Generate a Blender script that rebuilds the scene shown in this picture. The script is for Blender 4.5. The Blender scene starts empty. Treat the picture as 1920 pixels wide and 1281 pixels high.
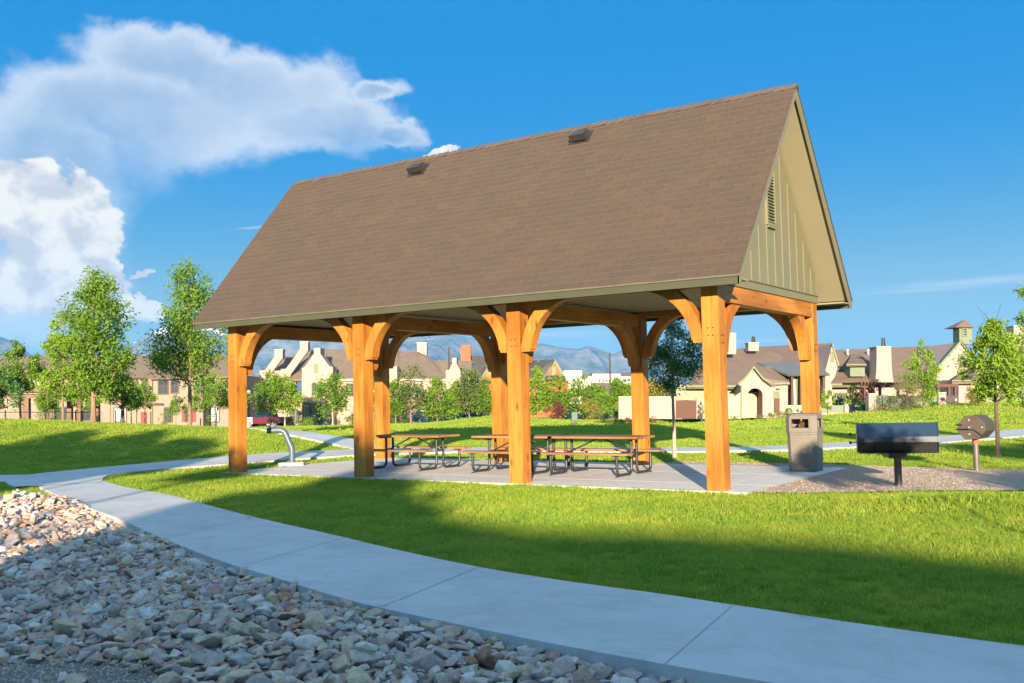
import bpy, bmesh, math, random
import numpy as np
from mathutils import Vector, Matrix, noise
rnd = random.Random(7)
R_ = math.radians
# ------------------------------------------------------------------ camera
FPX, YAW, PITCH, ROLL = 1860.1, -0.5954, 0.0554, -0.0210
CAM = np.array([6.029, -14.693, 1.55])
cy, sy, cp, sp = math.cos(YAW), math.sin(YAW), math.cos(PITCH), math.sin(PITCH)
FW = np.array([sy*cp, cy*cp, sp]); RT = np.array([cy, -sy, 0.]); UP = np.cross(RT, FW)
_c, _s = math.cos(ROLL), math.sin(ROLL)
RT, UP = _c*RT+_s*UP, -_s*RT+_c*UP
R0 = np.array([cy, -sy, 0.]); F0 = np.array([sy, cy, 0.])
def ray(px, py): return FPX*FW+(px-960)*RT-(py-640.5)*UP
def P(px, py, d):                      # world point seen at (px,py), d metres deep
    r = ray(px, py); return CAM+r*(d/(r@F0))
def G(px, py, z=0.):
    r = ray(px, py); t = (z-CAM[2])/r[2]; q = CAM+r*t; return np.array([q[0], q[1], z])
def uv(x, y): return ((x-CAM[0])*R0[0]+(y-CAM[1])*R0[1], (x-CAM[0])*F0[0]+(y-CAM[1])*F0[1])
SX = np.array([.52, .854]); SX = SX/np.linalg.norm(SX); SUNH = np.array([SX[0], -SX[1]])
def AB(a, b): return np.array([-SX[0]*a+SX[1]*b, SX[1]*a+SX[0]*b])   # a away from the sun, b across
C = bpy.context.scene.collection
# ------------------------------------------------------------------ terrain
def sst(a, b, x):
    t = np.clip((x-a)/(b-a), 0, 1); return t*t*(3-2*t)
def terr(x, y):
    x = np.asarray(x, float); y = np.asarray(y, float)
    u, v = uv(x, y)
    z = -.55*sst(45, 68, v)-.6*sst(76, 108, v)
    def g(u0, v0, su, sv, h): return h*np.exp(-((u-u0)/su)**2-((v-v0)/sv)**2)
    z = z+g(-20, 35, 8.5, 6.5, 1.15)*sst(21.8, 26, v)+g(-9.5, 33.5, 5.5, 5, .42)*sst(23, 27, v)
    z = z+g(29, 56, 11, 8, .95)
    z = z+g(-4, 78, 12, 10, .55)*0+g(-1.5, 84, 3.8, 7, .55)
    # gentle rise of the near lawn to the right of the shelter
    z = z+.24*np.exp(-((x-4.9)/2.4)**2-((y+1.0)/1.0)**2)
    z = z-.16*np.exp(-((x+6.5)/4.0)**2-((y+11.8)/2.0)**2)*0
    return z
def tz(x, y): return float(terr(x, y))
def Gt(px, py):                       # point on the real terrain
    z = 0.
    for _ in range(12):
        q = G(px, py, z); z = tz(q[0], q[1])
    q[2] = z; return q
# ------------------------------------------------------------------ materials
MATS = {}
def nd(nt, t, **kw):
    n = nt.nodes.new(t)
    for k, v in kw.items():
        if k in n.inputs.keys(): n.inputs[k].default_value = v
        else: setattr(n, k, v)
    return n
def base_mat(name):
    m = bpy.data.materials.new(name); m.use_nodes = True; nt = m.node_tree
    b = nt.nodes['Principled BSDF']; return m, nt, b
def M(name, c1, c2=None, scale=4., rough=.7, bump=0., bscale=None, stretch=(1, 1, 1), metal=0., spec=.5, detail=5., coat=0., c3=None, contrast=1.):
    if name in MATS: return MATS[name]
    m, nt, b = base_mat(name); L = nt.links
    b.inputs['Roughness'].default_value = rough; b.inputs['Metallic'].default_value = metal
    b.inputs['Specular IOR Level'].default_value = spec; b.inputs['Coat Weight'].default_value = coat
    if c2 is None: c2 = tuple(x*.82 for x in c1)
    tc = nd(nt, 'ShaderNodeTexCoord'); mp = nd(nt, 'ShaderNodeMapping'); mp.inputs['Scale'].default_value = stretch
    L.new(tc.outputs['Object'], mp.inputs['Vector'])
    n = nd(nt, 'ShaderNodeTexNoise', Scale=scale, Detail=detail, Roughness=.6); L.new(mp.outputs[0], n.inputs['Vector'])
    cr = nd(nt, 'ShaderNodeValToRGB'); e = cr.color_ramp.elements
    e[0].position = .5-.18/contrast; e[1].position = .5+.18/contrast
    e[0].color = (*c1, 1); e[1].color = (*c2, 1)
    if c3: q = e.new(.5+.3/contrast); q.color = (*c3, 1)
    L.new(n.outputs['Fac'], cr.inputs[0]); L.new(cr.outputs[0], b.inputs['Base Color'])
    if bump:
        n2 = nd(nt, 'ShaderNodeTexNoise', Scale=bscale or scale*4, Detail=6., Roughness=.65); L.new(mp.outputs[0], n2.inputs['Vector'])
        bp = nd(nt, 'ShaderNodeBump', Strength=min(1, bump), Distance=.02); L.new(n2.outputs['Fac'], bp.inputs['Height']); L.new(bp.outputs[0], b.inputs['Normal'])
    MATS[name] = m; return m
def wood(name, axis, c1, c2, dark):
    m, nt, b = base_mat(name); L = nt.links
    b.inputs['Roughness'].default_value = .5; b.inputs['Specular IOR Level'].default_value = .3
    tc = nd(nt, 'ShaderNodeTexCoord'); mp = nd(nt, 'ShaderNodeMapping')
    s = [26., 26., 26.]; s[axis] = 1.1; mp.inputs['Scale'].default_value = s
    oi = nd(nt, 'ShaderNodeObjectInfo'); va = nd(nt, 'ShaderNodeVectorMath', operation='ADD')
    sc = nd(nt, 'ShaderNodeMath', operation='MULTIPLY'); sc.inputs[1].default_value = 37.
    L.new(oi.outputs['Random'], sc.inputs[0]); L.new(tc.outputs['Object'], va.inputs[0]); L.new(sc.outputs[0], va.inputs[1])
    L.new(va.outputs[0], mp.inputs['Vector'])
    n1 = nd(nt, 'ShaderNodeTexNoise', Scale=1., Detail=5., Roughness=.55, Distortion=.6); L.new(mp.outputs[0], n1.inputs['Vector'])
    mp2 = nd(nt, 'ShaderNodeMapping'); s2 = [2.2, 2.2, 2.2]; s2[axis] = .55; mp2.inputs['Scale'].default_value = s2
    L.new(va.outputs[0], mp2.inputs['Vector'])
    n2 = nd(nt, 'ShaderNodeTexNoise', Scale=1.4, Detail=3., Roughness=.5); L.new(mp2.outputs[0], n2.inputs['Vector'])
    cr = nd(nt, 'ShaderNodeValToRGB'); e = cr.color_ramp.elements
    e[0].position = .3; e[1].position = .62; e[0].color = (*c2, 1); e[1].color = (*c1, 1)
    L.new(n1.outputs['Fac'], cr.inputs[0])
    cr2 = nd(nt, 'ShaderNodeValToRGB'); f = cr2.color_ramp.elements
    f[0].position = .34; f[1].position = .60; f[0].color = (.66, .52, .38, 1); f[1].color = (1.08, 1.08, 1.08, 1)
    L.new(n2.outputs['Fac'], cr2.inputs[0])
    mx = nd(nt, 'ShaderNodeMix', data_type='RGBA', blend_type='MULTIPLY'); mx.inputs[0].default_value = .8
    L.new(cr.outputs[0], mx.inputs[6]); L.new(cr2.outputs[0], mx.inputs[7])
    # drying cracks along the grain
    mpc = nd(nt, 'ShaderNodeMapping'); s4 = [9., 9., 9.]; s4[axis] = .35; mpc.inputs['Scale'].default_value = s4; L.new(va.outputs[0], mpc.inputs['Vector'])
    nc = nd(nt, 'ShaderNodeTexNoise', Scale=1., Detail=3., Roughness=.5, Distortion=.15); L.new(mpc.outputs[0], nc.inputs['Vector'])
    ab_ = nd(nt, 'ShaderNodeMath', operation='SUBTRACT'); ab_.inputs[1].default_value = .5; L.new(nc.outputs['Fac'], ab_.inputs[0]); ab2 = nd(nt, 'ShaderNodeMath', operation='ABSOLUTE'); L.new(ab_.outputs[0], ab2.inputs[0])
    mc = nd(nt, 'ShaderNodeMapRange'); mc.inputs[1].default_value = .0; mc.inputs[2].default_value = .010; mc.inputs[3].default_value = .55; mc.inputs[4].default_value = 0.; L.new(ab2.outputs[0], mc.inputs[0])
    mgt = nd(nt, 'ShaderNodeMath', operation='GREATER_THAN'); mgt.inputs[1].default_value = .53; L.new(n2.outputs['Fac'], mgt.inputs[0]); mcc = nd(nt, 'ShaderNodeMath', operation='MULTIPLY'); L.new(mc.outputs[0], mcc.inputs[0]); L.new(mgt.outputs[0], mcc.inputs[1])
    mxc = nd(nt, 'ShaderNodeMix', data_type='RGBA'); L.new(mcc.outputs[0], mxc.inputs[0]); L.new(mx.outputs[2], mxc.inputs[6]); mxc.inputs[7].default_value = (*dark, 1); mx = mxc
    # knots
    mp3 = nd(nt, 'ShaderNodeMapping'); s3 = [5., 5., 5.]; s3[axis] = 2.2; mp3.inputs['Scale'].default_value = s3
    L.new(va.outputs[0], mp3.inputs['Vector'])
    vo = nd(nt, 'ShaderNodeTexVoronoi', Scale=.8, Randomness=1.); L.new(mp3.outputs[0], vo.inputs['Vector'])
    mr = nd(nt, 'ShaderNodeMapRange'); mr.inputs[1].default_value = .04; mr.inputs[2].default_value = .19; mr.inputs[3].default_value = .8; mr.inputs[4].default_value = 0.
    L.new(vo.outputs['Distance'], mr.inputs[0])
    mk = nd(nt, 'ShaderNodeMix', data_type='RGBA'); L.new(mr.outputs[0], mk.inputs[0]); L.new(mx.outputs[2], mk.inputs[6]); mk.inputs[7].default_value = (*dark, 1)
    L.new(mk.outputs[2], b.inputs['Base Color'])
    bp = nd(nt, 'ShaderNodeBump', Strength=.25, Distance=.01); L.new(n1.outputs['Fac'], bp.inputs['Height']); L.new(bp.outputs[0], b.inputs['Normal'])
    MATS[name] = m; return m
WC = ((.44, .185, .028), (.33, .125, .018), (.09, .030, .009))
WX, WY, WZ = [wood('timber_'+'xyz'[i], i, *WC) for i in range(3)]
TIMB = wood('table_wood', 0, (.33, .175, .07), (.24, .12, .05), (.10, .05, .025))
def shingle_mat(name, c1, c2, c3, sx=.34, sz=.16, axis_u=0):
    m, nt, b = base_mat(name); L = nt.links; b.inputs['Roughness'].default_value = .95; b.inputs['Specular IOR Level'].default_value = .15
    uvn = nd(nt, 'ShaderNodeUVMap'); 
    br = nd(nt, 'ShaderNodeTexBrick'); br.offset = .43; br.inputs['Scale'].default_value = 1.; br.inputs['Mortar Size'].default_value = .004
    br.inputs['Brick Width'].default_value = sx; br.inputs['Row Height'].default_value = sz
    br.inputs['Color1'].default_value = (*c1, 1); br.inputs['Color2'].default_value = (*c2, 1); br.inputs['Mortar'].default_value = (*[x*.55 for x in c1], 1)
    L.new(uvn.outputs[0], br.inputs['Vector'])
    n = nd(nt, 'ShaderNodeTexNoise', Scale=.8, Detail=6., Roughness=.65); L.new(uvn.outputs[0], n.inputs['Vector'])
    n3 = nd(nt, 'ShaderNodeTexNoise', Scale=90., Detail=2.); L.new(uvn.outputs[0], n3.inputs['Vector'])
    cr = nd(nt, 'ShaderNodeValToRGB'); e = cr.color_ramp.elements; e[0].position = .42; e[1].position = .68; e[0].color = (0, 0, 0, 1); e[1].color = (.65, .65, .65, 1)
    L.new(n.outputs['Fac'], cr.inputs[0])
    mx = nd(nt, 'ShaderNodeMix', data_type='RGBA'); L.new(cr.outputs[0], mx.inputs[0]); L.new(br.outputs['Color'], mx.inputs[6]); mx.inputs[7].default_value = (*c3, 1)
    cr3 = nd(nt, 'ShaderNodeValToRGB'); e = cr3.color_ramp.elements; e[0].position = .3; e[1].position = .7; e[0].color = (.72, .72, .72, 1); e[1].color = (1.12, 1.1, 1.08, 1)
    L.new(n3.outputs['Fac'], cr3.inputs[0])
    m2 = nd(nt, 'ShaderNodeMix', data_type='RGBA', blend_type='MULTIPLY'); m2.inputs[0].default_value = 1.; L.new(mx.outputs[2], m2.inputs[6]); L.new(cr3.outputs[0], m2.inputs[7])
    L.new(m2.outputs[2], b.inputs['Base Color'])
    bp = nd(nt, 'ShaderNodeBump', Strength=.4, Distance=.004); L.new(n3.outputs['Fac'], bp.inputs['Height']); L.new(bp.outputs[0], b.inputs['Normal'])
    MATS[name] = m; return m
def leaf_mat(name, ca, cb, trans=.35):
    m, nt, b = base_mat(name); L = nt.links
    at = nd(nt, 'ShaderNodeAttribute'); at.attribute_name = 'var'
    cr = nd(nt, 'ShaderNodeValToRGB'); e = cr.color_ramp.elements; e[0].color = (*ca, 1); e[1].color = (*cb, 1)
    L.new(at.outputs['Fac'], cr.inputs[0]); L.new(cr.outputs[0], b.inputs['Base Color']); b.inputs['Roughness'].default_value = .6
    b.inputs['Specular IOR Level'].default_value = .25
    tr = nd(nt, 'ShaderNodeBsdfTranslucent'); L.new(cr.outputs[0], tr.inputs['Color'])
    mx = nd(nt, 'ShaderNodeMixShader'); mx.inputs[0].default_value = trans
    L.new(b.outputs[0], mx.inputs[1]); L.new(tr.outputs[0], mx.inputs[2]); L.new(mx.outputs[0], nt.nodes['Material Output'].inputs['Surface'])
    MATS[name] = m; return m
# ------------------------------------------------------------------ mesh builder
class MB:
    def __init__(s): s.v = []; s.f = []; s.m = []; s.mi = 0; s.uv = None
    def quad(s, *p):
        i = len(s.v); s.v += [tuple(map(float, q)) for q in p]; s.f.append(tuple(range(i, i+len(p)))); s.m.append(s.mi)
    def box(s, x0, x1, y0, y1, z0, z1):
        if x1 < x0: x0, x1 = x1, x0
        if y1 < y0: y0, y1 = y1, y0
        if z1 < z0: z0, z1 = z1, z0
        s.hexa([(x0, y0), (x1, y0), (x1, y1), (x0, y1)], z0, z1)
    def hexa(s, poly, z0, z1):
        n = len(poly); i = len(s.v)
        f0 = z0 if callable(z0) else (lambda q: z0); f1 = z1 if callable(z1) else (lambda q: z1)
        s.v += [(float(q[0]), float(q[1]), float(f0(q))) for q in poly]+[(float(q[0]), float(q[1]), float(f1(q))) for q in poly]
        s.f += [tuple(i+n-1-k for k in range(n)), tuple(i+n+k for k in range(n))]; s.m += [s.mi]*2
        for k in range(n):
            j = (k+1) % n; s.f.append((i+k, i+j, i+n+j, i+n+k)); s.m.append(s.mi)
    def ext(s, poly3, vec):              # closed prism from a 3D polygon and a vector
        n = len(poly3); i = len(s.v); vec = np.array(vec, float)
        s.v += [tuple(map(float, q)) for q in poly3]+[tuple(np.array(q, float)+vec) for q in poly3]
        s.f += [tuple(i+k for k in range(n)), tuple(i+n+n-1-k for k in range(n))]; s.m += [s.mi]*2
        for k in range(n):
            j = (k+1) % n; s.f.append((i+k, i+n+k, i+n+j, i+j)); s.m.append(s.mi)
    def tube(s, pts, r, n=8, cap=True):
        pts = [Vector(tuple(map(float, p))) for p in pts]; rs = r if isinstance(r, (list, tuple)) else [r]*len(pts)
        t0 = (pts[1]-pts[0]).normalized(); a = Vector((0, 0, 1)) if abs(t0.z) < .9 else Vector((1, 0, 0)); nx = t0.cross(a).normalized(); i = len(s.v)
        for k, p in enumerate(pts):
            t = (pts[min(k+1, len(pts)-1)]-pts[max(k-1, 0)]).normalized()
            nx = (nx-t*nx.dot(t)); nx = nx.normalized() if nx.length > 1e-6 else t.orthogonal().normalized(); ny = t.cross(nx)
            for j in range(n):
                an = 2*math.pi*j/n; q = p+(nx*math.cos(an)+ny*math.sin(an))*rs[k]; s.v.append(tuple(q))
        for k in range(len(pts)-1):
            for j in range(n):
                j2 = (j+1) % n; s.f.append((i+k*n+j, i+k*n+j2, i+(k+1)*n+j2, i+(k+1)*n+j)); s.m.append(s.mi)
        if cap:
            s.f.append(tuple(i+n-1-j for j in range(n))); s.f.append(tuple(i+(len(pts)-1)*n+j for j in range(n))); s.m += [s.mi]*2
    def cyl(s, x, y, z0, z1, r, r2=None, n=12): s.tube([(x, y, z0), (x, y, z1)], [r, r if r2 is None else r2], n)
    def build(s, name, mats, parent=None, smooth=False, bevel=0.):
        me = bpy.data.meshes.new(name); me.from_pydata(s.v, [], s.f)
        if not isinstance(mats, (list, tuple)): mats = [mats]
        for m in mats: me.materials.append(m)
        me.polygons.foreach_set('material_index', s.m)
        bm = bmesh.new(); bm.from_mesh(me); bmesh.ops.recalc_face_normals(bm, faces=bm.faces); bm.to_mesh(me); bm.free()
        if smooth:
            me.polygons.foreach_set('use_smooth', [True]*len(me.polygons)); me.set_sharp_from_angle(angle=R_(40))
        o = bpy.data.objects.new(name, me); C.objects.link(o)
        if parent: o.parent = parent
        if bevel:
            md = o.modifiers.new('b', 'BEVEL'); md.width = bevel; md.segments = 2; md.limit_method = 'ANGLE'
        return o
def empty(name, loc, rz=0., label=None, cat=None, group=None):
    o = bpy.data.objects.new(name, None); C.objects.link(o); o.location = tuple(map(float, loc)); o.rotation_euler = (0, 0, rz); o.empty_display_size = .2
    tag(o, label, cat, group); return o
def tag(o, label=None, cat=None, group=None, kind=None):
    if label: o['label'] = label
    if cat: o['category'] = cat
    if group: o['group'] = group
    if kind: o['kind'] = kind
    return o
def copy_tree(o, parent=None):
    c = o.copy(); C.objects.link(c); c.parent = parent
    for ch in o.children: copy_tree(ch, c)
    return c
CAMROT = -YAW       # a root rotated by this has local +x to the picture's right, +y away
# ------------------------------------------------------------------ ground
def grid_obj(name, us, vs, fn, mat, smooth=True):
    n, m = len(us), len(vs); V = []
    for v in vs:
        for u in us: V.append(fn(u, v))
    F = [(j*n+i, j*n+i+1, (j+1)*n+i+1, (j+1)*n+i) for j in range(m-1) for i in range(n-1)]
    me = bpy.data.meshes.new(name); me.from_pydata(V, [], F); me.materials.append(mat)
    if smooth: me.polygons.foreach_set('use_smooth', [True]*len(F))
    o = bpy.data.objects.new(name, me); C.objects.link(o); return o
# --- outlines in plan (metres)
FAR = [(-13.3, -2.15), (-10.46, -3.36), (-8.13, -4.08), (-5.56, -5.13), (-3.92, -5.77), (-1.89, -6.49), (-1.15, -6.78), (.56, -7.36), (1.74, -7.61), (2.65, -7.72), (3.35, -7.85), (5.16, -8.11), (9, -8.3)]
NEAR = [(-12.2, -4.0), (-10.12, -4.89), (-7.64, -5.89), (-5.99, -6.53), (-3.6, -7.55), (-1.74, -8.28), (-.77, -8.59), (.54, -9.02), (1.36, -9.2), (2.23, -9.35), (2.95, -9.45), (4.0, -9.55), (5.5, -9.62), (9, -9.7)]
def spline(pts, n=8):
    out = []; q = [np.array(p, float) for p in pts]
    for i in range(len(q)-1):
        a = q[max(i-1, 0)]; b = q[i]; c = q[i+1]; d = q[min(i+2, len(q)-1)]
        for k in range(n):
            t = k/n; out.append(.5*((2*b)+(-a+c)*t+(2*a-5*b+4*c-d)*t*t+(-a+3*b-3*c+d)*t**3))
    out.append(q[-1]); return out
farS, nearS = spline(FAR, 6), spline(NEAR, 6)
def ribbon(pts, w):
    pts = [np.array(p, float) for p in pts]; l, r = [], []
    for i, p in enumerate(pts):
        t = pts[min(i+1, len(pts)-1)]-pts[max(i-1, 0)]; t /= np.linalg.norm(t); nrm = np.array([-t[1], t[0]]); ww = w[i] if isinstance(w, list) else w
        l.append(p+nrm*ww/2); r.append(p-nrm*ww/2)
    return l, r
def inpoly(x, y, poly):
    poly = np.array([(float(p[0]), float(p[1])) for p in poly]); r = np.zeros(len(x), bool); j = len(poly)-1
    for i in range(len(poly)):
        xi, yi = poly[i]; xj, yj = poly[j]
        c = ((yi > y) != (yj > y)) & (x < (xj-xi)*(y-yi)/((yj-yi) if yj != yi else 1e-9)+xi); r ^= c; j = i
    return r
PATHPOLY = farS+nearS[::-1]
BR = spline([(-12.2, -3.6), (-14.4, -2.2), (-14.9, -.4), (-14.6, 1.9), (-13.9, 4.4), (-12.6, 7.0), (-10, 9.1), (-6.0, 9.95), (-3.4, 11.3), (-1.9, 13.2), (-.5, 15.6), (.9, 19.5), (2.0, 24), (4.5, 30), (9, 36)], 6)
WB = list(np.interp(np.arange(len(BR)), [0, 6, 12, 24, len(BR)-1], [1.5, 2.1, 2.0, 1.9, 2.0]))
BRl, BRr = ribbon(BR, WB)
B2 = spline([(-12.7, 6.9), (-15.6, 8.1), (-19.5, 9.1), (-24, 10.6), (-31, 14.5), (-40, 22)], 6); B2l, B2r = ribbon(B2, 1.5)
B3 = spline([(-14.6, -2.6), (-18, -4.6), (-24, -8), (-32, -13)], 6); B3l, B3r = ribbon(B3, 1.9)
SLAB = [(-11.75, -.05), (.42, -.05), (.42, 5.35), (-11.75, 5.35)]
GRAV = [np.array(q) for q in [(.43, -.03), (1.3, .25), (2.6, 1.2), (4.2, 1.9), (6.2, 3.0), (7.5, 4.6), (5.5, 5.7), (3.3, 5.75), (1.2, 5.9), (-.5, 6.15), (-3.6, 6.1), (-3.8, 5.36), (.43, 5.36)]]
ROCKEDGE = [q for q in nearS]
_q = [G(95, 931)[:2], G(50, 938)[:2], G(0, 958)[:2], G(-80, 985)[:2]]
ROCKPOLY = [_q[0]]+[q for q in nearS if -10.2 < q[0] < 8.9]+[(9, -16), (-2, -16), (-9, -12)]+_q[:0:-1]
FARPATH = [P(1250, 787, 61)[:2], P(1600, 787, 61)[:2], P(1600, 784, 63)[:2], P(1250, 784, 63)[:2]]
# ------------------------------------------------------------------ ground sheets
def grass_mat():
    m, nt, b = base_mat('lawn'); L = nt.links; b.inputs['Roughness'].default_value = .9; b.inputs['Specular IOR Level'].default_value = .1
    tc = nd(nt, 'ShaderNodeTexCoord')
    n1 = nd(nt, 'ShaderNodeTexNoise', Scale=.16, Detail=5., Roughness=.6); n2 = nd(nt, 'ShaderNodeTexNoise', Scale=5., Detail=9., Roughness=.75); n3 = nd(nt, 'ShaderNodeTexNoise', Scale=38., Detail=4., Roughness=.8)
    for n in (n1, n2, n3): L.new(tc.outputs['Object'], n.inputs['Vector'])
    cr = nd(nt, 'ShaderNodeValToRGB'); e = cr.color_ramp.elements; e[0].position = .34; e[1].position = .68; e[0].color = (.28, .32, .024, 1); e[1].color = (.42, .41, .045, 1)
    L.new(n1.outputs['Fac'], cr.inputs[0])
    cr2 = nd(nt, 'ShaderNodeValToRGB'); e = cr2.color_ramp.elements; e[0].position = .3; e[1].position = .7; e[0].color = (.66, .74, .6, 1); e[1].color = (1.22, 1.16, 1.2, 1)
    L.new(n2.outputs['Fac'], cr2.inputs[0])
    mx = nd(nt, 'ShaderNodeMix', data_type='RGBA', blend_type='MULTIPLY'); mx.inputs[0].default_value = 1.; L.new(cr.outputs[0], mx.inputs[6]); L.new(cr2.outputs[0], mx.inputs[7])
    L.new(mx.outputs[2], b.inputs['Base Color'])
    bp = nd(nt, 'ShaderNodeBump', Strength=.9, Distance=.05); L.new(n3.outputs['Fac'], bp.inputs['Height']); L.new(bp.outputs[0], b.inputs['Normal'])
    return m
LAWN = grass_mat()
us = sorted(set(list(np.linspace(-55, 60, 180))+[-4000, -2000, -900, -400, -200, -120, -80, 85, 130, 220, 450, 900, 2000, 4000]))
vs = sorted(set(list(np.linspace(-4, 45, 120))+list(np.linspace(46, 130, 60))+[-2500, -900, -300, -100, -40, -15, 160, 220, 350, 600, 1000, 2000, 3200, 4500]))
def gfn(u, v):
    q = CAM[:2]+u*R0[:2]+v*F0[:2]; z = tz(q[0], q[1]) if (-60 < u < 80 and -10 < v < 140) else (-1.15 if v > 100 else tz(q[0], q[1]) if v > 40 else 0.)
    rp = np.array([q[0]]), np.array([q[1]])
    if -14 < q[0] < 10 and -17 < q[1] < -3 and inpoly(np.array([q[0]]), np.array([q[1]]), ROCKPOLY)[0]: z -= .45
    return (q[0], q[1], z-.03)
tag(grid_obj('ground', us, vs, gfn, LAWN), kind='structure')
def concrete(name, c1, c2, st):
    m, nt, b = base_mat(name); L = nt.links; b.inputs['Roughness'].default_value = .88; tc = nd(nt, 'ShaderNodeTexCoord')
    def nz(s, d=6., r=.65, dist=0., mp=None):
        n = nd(nt, 'ShaderNodeTexNoise', Scale=s, Detail=d, Roughness=r, Distortion=dist)
        if mp: q = nd(nt, 'ShaderNodeMapping'); q.inputs['Scale'].default_value = mp; q.inputs['Rotation'].default_value = (0, 0, .5); L.new(tc.outputs['Object'], q.inputs[0]); L.new(q.outputs[0], n.inputs['Vector'])
        else: L.new(tc.outputs['Object'], n.inputs['Vector'])
        return n.outputs['Fac']
    def rmp(x, a, b_, ca, cb):
        r = nd(nt, 'ShaderNodeValToRGB'); e = r.color_ramp.elements; e[0].position = a; e[1].position = b_; e[0].color = (*ca, 1); e[1].color = (*cb, 1); L.new(x, r.inputs[0]); return r.outputs[0]
    def mul(a, b_, f=1.):
        x = nd(nt, 'ShaderNodeMix', data_type='RGBA', blend_type='MULTIPLY'); x.inputs[0].default_value = f; L.new(a, x.inputs[6]); L.new(b_, x.inputs[7]); return x.outputs[2]
    c = rmp(nz(.7, 8., .6), .35, .65, c2, c1)
    c = mul(c, rmp(nz(2.2, 9., .75, .8), .36, .52, st, (1, 1, 1)), .7)
    c = mul(c, rmp(nz(3.5, 6., .7, 1.5, (.35, 2.2, 1)), .30, .42, (.80, .80, .79), (1, 1, 1)), .8)
    c = mul(c, rmp(nz(140., 3., .8), .3, .7, (.90, .90, .90), (1.06, 1.06, 1.06)))
    L.new(c, b.inputs['Base Color']); n2 = nz(70., 6., .7, 0, (1, 3.5, 1)); bp = nd(nt, 'ShaderNodeBump', Strength=.35, Distance=.01); L.new(n2, bp.inputs['Height']); L.new(bp.outputs[0], b.inputs['Normal']); MATS[name] = m; return m
CONC = concrete('concrete', (.54, .52, .49), (.46, .445, .42), (.80, .79, .77))
JOINT = M('joint', (.40, .39, .37), rough=.9)
def strip_faces(mb, L_, R__, zt, edge=.12):
    T = lambda q: (q[0], q[1], zt(q))
    for i in range(len(L_)-1):
        a, b, c, d = L_[i], L_[i+1], R__[i+1], R__[i]
        mb.quad(T(d), T(c), T(b), T(a))
        for p, q in ((a, b), (d, c)):
            P0, P1 = T(p), T(q); mb.quad(P0, P1, (P1[0], P1[1], P1[2]-edge), (P0[0], P0[1], P0[2]-edge))
mb = MB()
n = len(farS); m_ = len(nearS)
fi = [farS[int(round(k*(n-1)/79))] for k in range(80)]
def resamp(S, N):
    S = np.array(S); d = np.r_[0, np.cumsum(np.linalg.norm(np.diff(S, axis=0), axis=1))]; t = np.linspace(0, d[-1], N); return [np.array([np.interp(a, d, S[:, 0]), np.interp(a, d, S[:, 1])]) for a in t]
FS, NS = resamp(farS, 90), resamp(nearS, 90)
strip_faces(mb, FS, NS, lambda q: .022+max(0, tz(q[0], q[1]))*1., .30)
mb.mi = 1
for k in range(7, 90, 10):
    a, b = np.array(FS[k]), np.array(NS[k]); t = (b-a)/np.linalg.norm(b-a); nn = np.array([-t[1], t[0]])*.004
    z = .0255+max(0, tz(*a)); mb.quad((*(a+nn), z), (*(b+nn), .0255+max(0, tz(*b))), (*(b-nn), .0255+max(0, tz(*b))), (*(a-nn), z))
tag(mb.build('footpath', [CONC, JOINT]), kind='structure')
def ribobj(name, l, r, dz, js):
    mb = MB(); strip_faces(mb, l, r, lambda q: tz(q[0], q[1])+dz, .1); mb.mi = 1
    for k in range(3, len(l), js):
        a, b = np.array(l[k]), np.array(r[k]); t = (b-a)/np.linalg.norm(b-a); nn = np.array([-t[1], t[0]])*.008
        mb.quad(*[(q[0], q[1], tz(q[0], q[1])+dz+.004) for q in (a+nn, b+nn, b-nn, a-nn)])
    return tag(mb.build(name, [CONC, JOINT]), kind='structure')
ribobj('path', BRl, BRr, .028, 3); ribobj('path', B2l, B2r, .034, 4); ribobj('path', B3l, B3r, .016, 4)
fp = MB(); a, b = P(1180, 787, 60.5), P(1900, 787, 60.5); c, d = P(1900, 785, 62.3), P(1180, 785, 62.3)
NN = 24; La = [a[:2]+(b-a)[:2]*k/NN for k in range(NN+1)]; Lb = [d[:2]+(c-d)[:2]*k/NN for k in range(NN+1)]
strip_faces(fp, Lb, La, lambda q: tz(q[0], q[1])+.02); tag(fp.build('pavement', CONC), kind='structure')
# slab with its joints
mb = MB(); mb.hexa(SLAB, -.12, .008); mb.mi = 1
for x in (-.42, -3.62, -7.37, -11.1): mb.box(x-.004, x+.004, -.045, 5.34, .0085, .0125)
for y in (1.15, 3.25): mb.box(-11.74, .41, y-.004, y+.004, .009, .0121)
tag(mb.build('patio', [concrete('slab_concrete', (.70, .66, .60), (.61, .575, .52), (.84, .82, .78)), JOINT]), kind='structure')
GRAVM = M('crushed_gravel', (.55, .40, .28), (.34, .24, .17), 55., .95, 1., 90., detail=3., c3=(.55, .42, .30), contrast=1.3)
mb = MB(); 
gx, gy = np.meshgrid(np.arange(-3.9, 7.6, .12), np.arange(-.1, 6.3, .12)); cx_, cy_ = gx.ravel(), gy.ravel(); ok = inpoly(cx_+.06, cy_+.06, GRAV)
for x, y, k in zip(cx_, cy_, ok):
    if k: mb.quad(*[(x+a, y+b, .008+tz(x+a, y+b)) for a, b in ((0, 0), (.12, 0), (.12, .12), (0, .12))])
tag(mb.build('gravel_bed', GRAVM), kind='structure')
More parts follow.
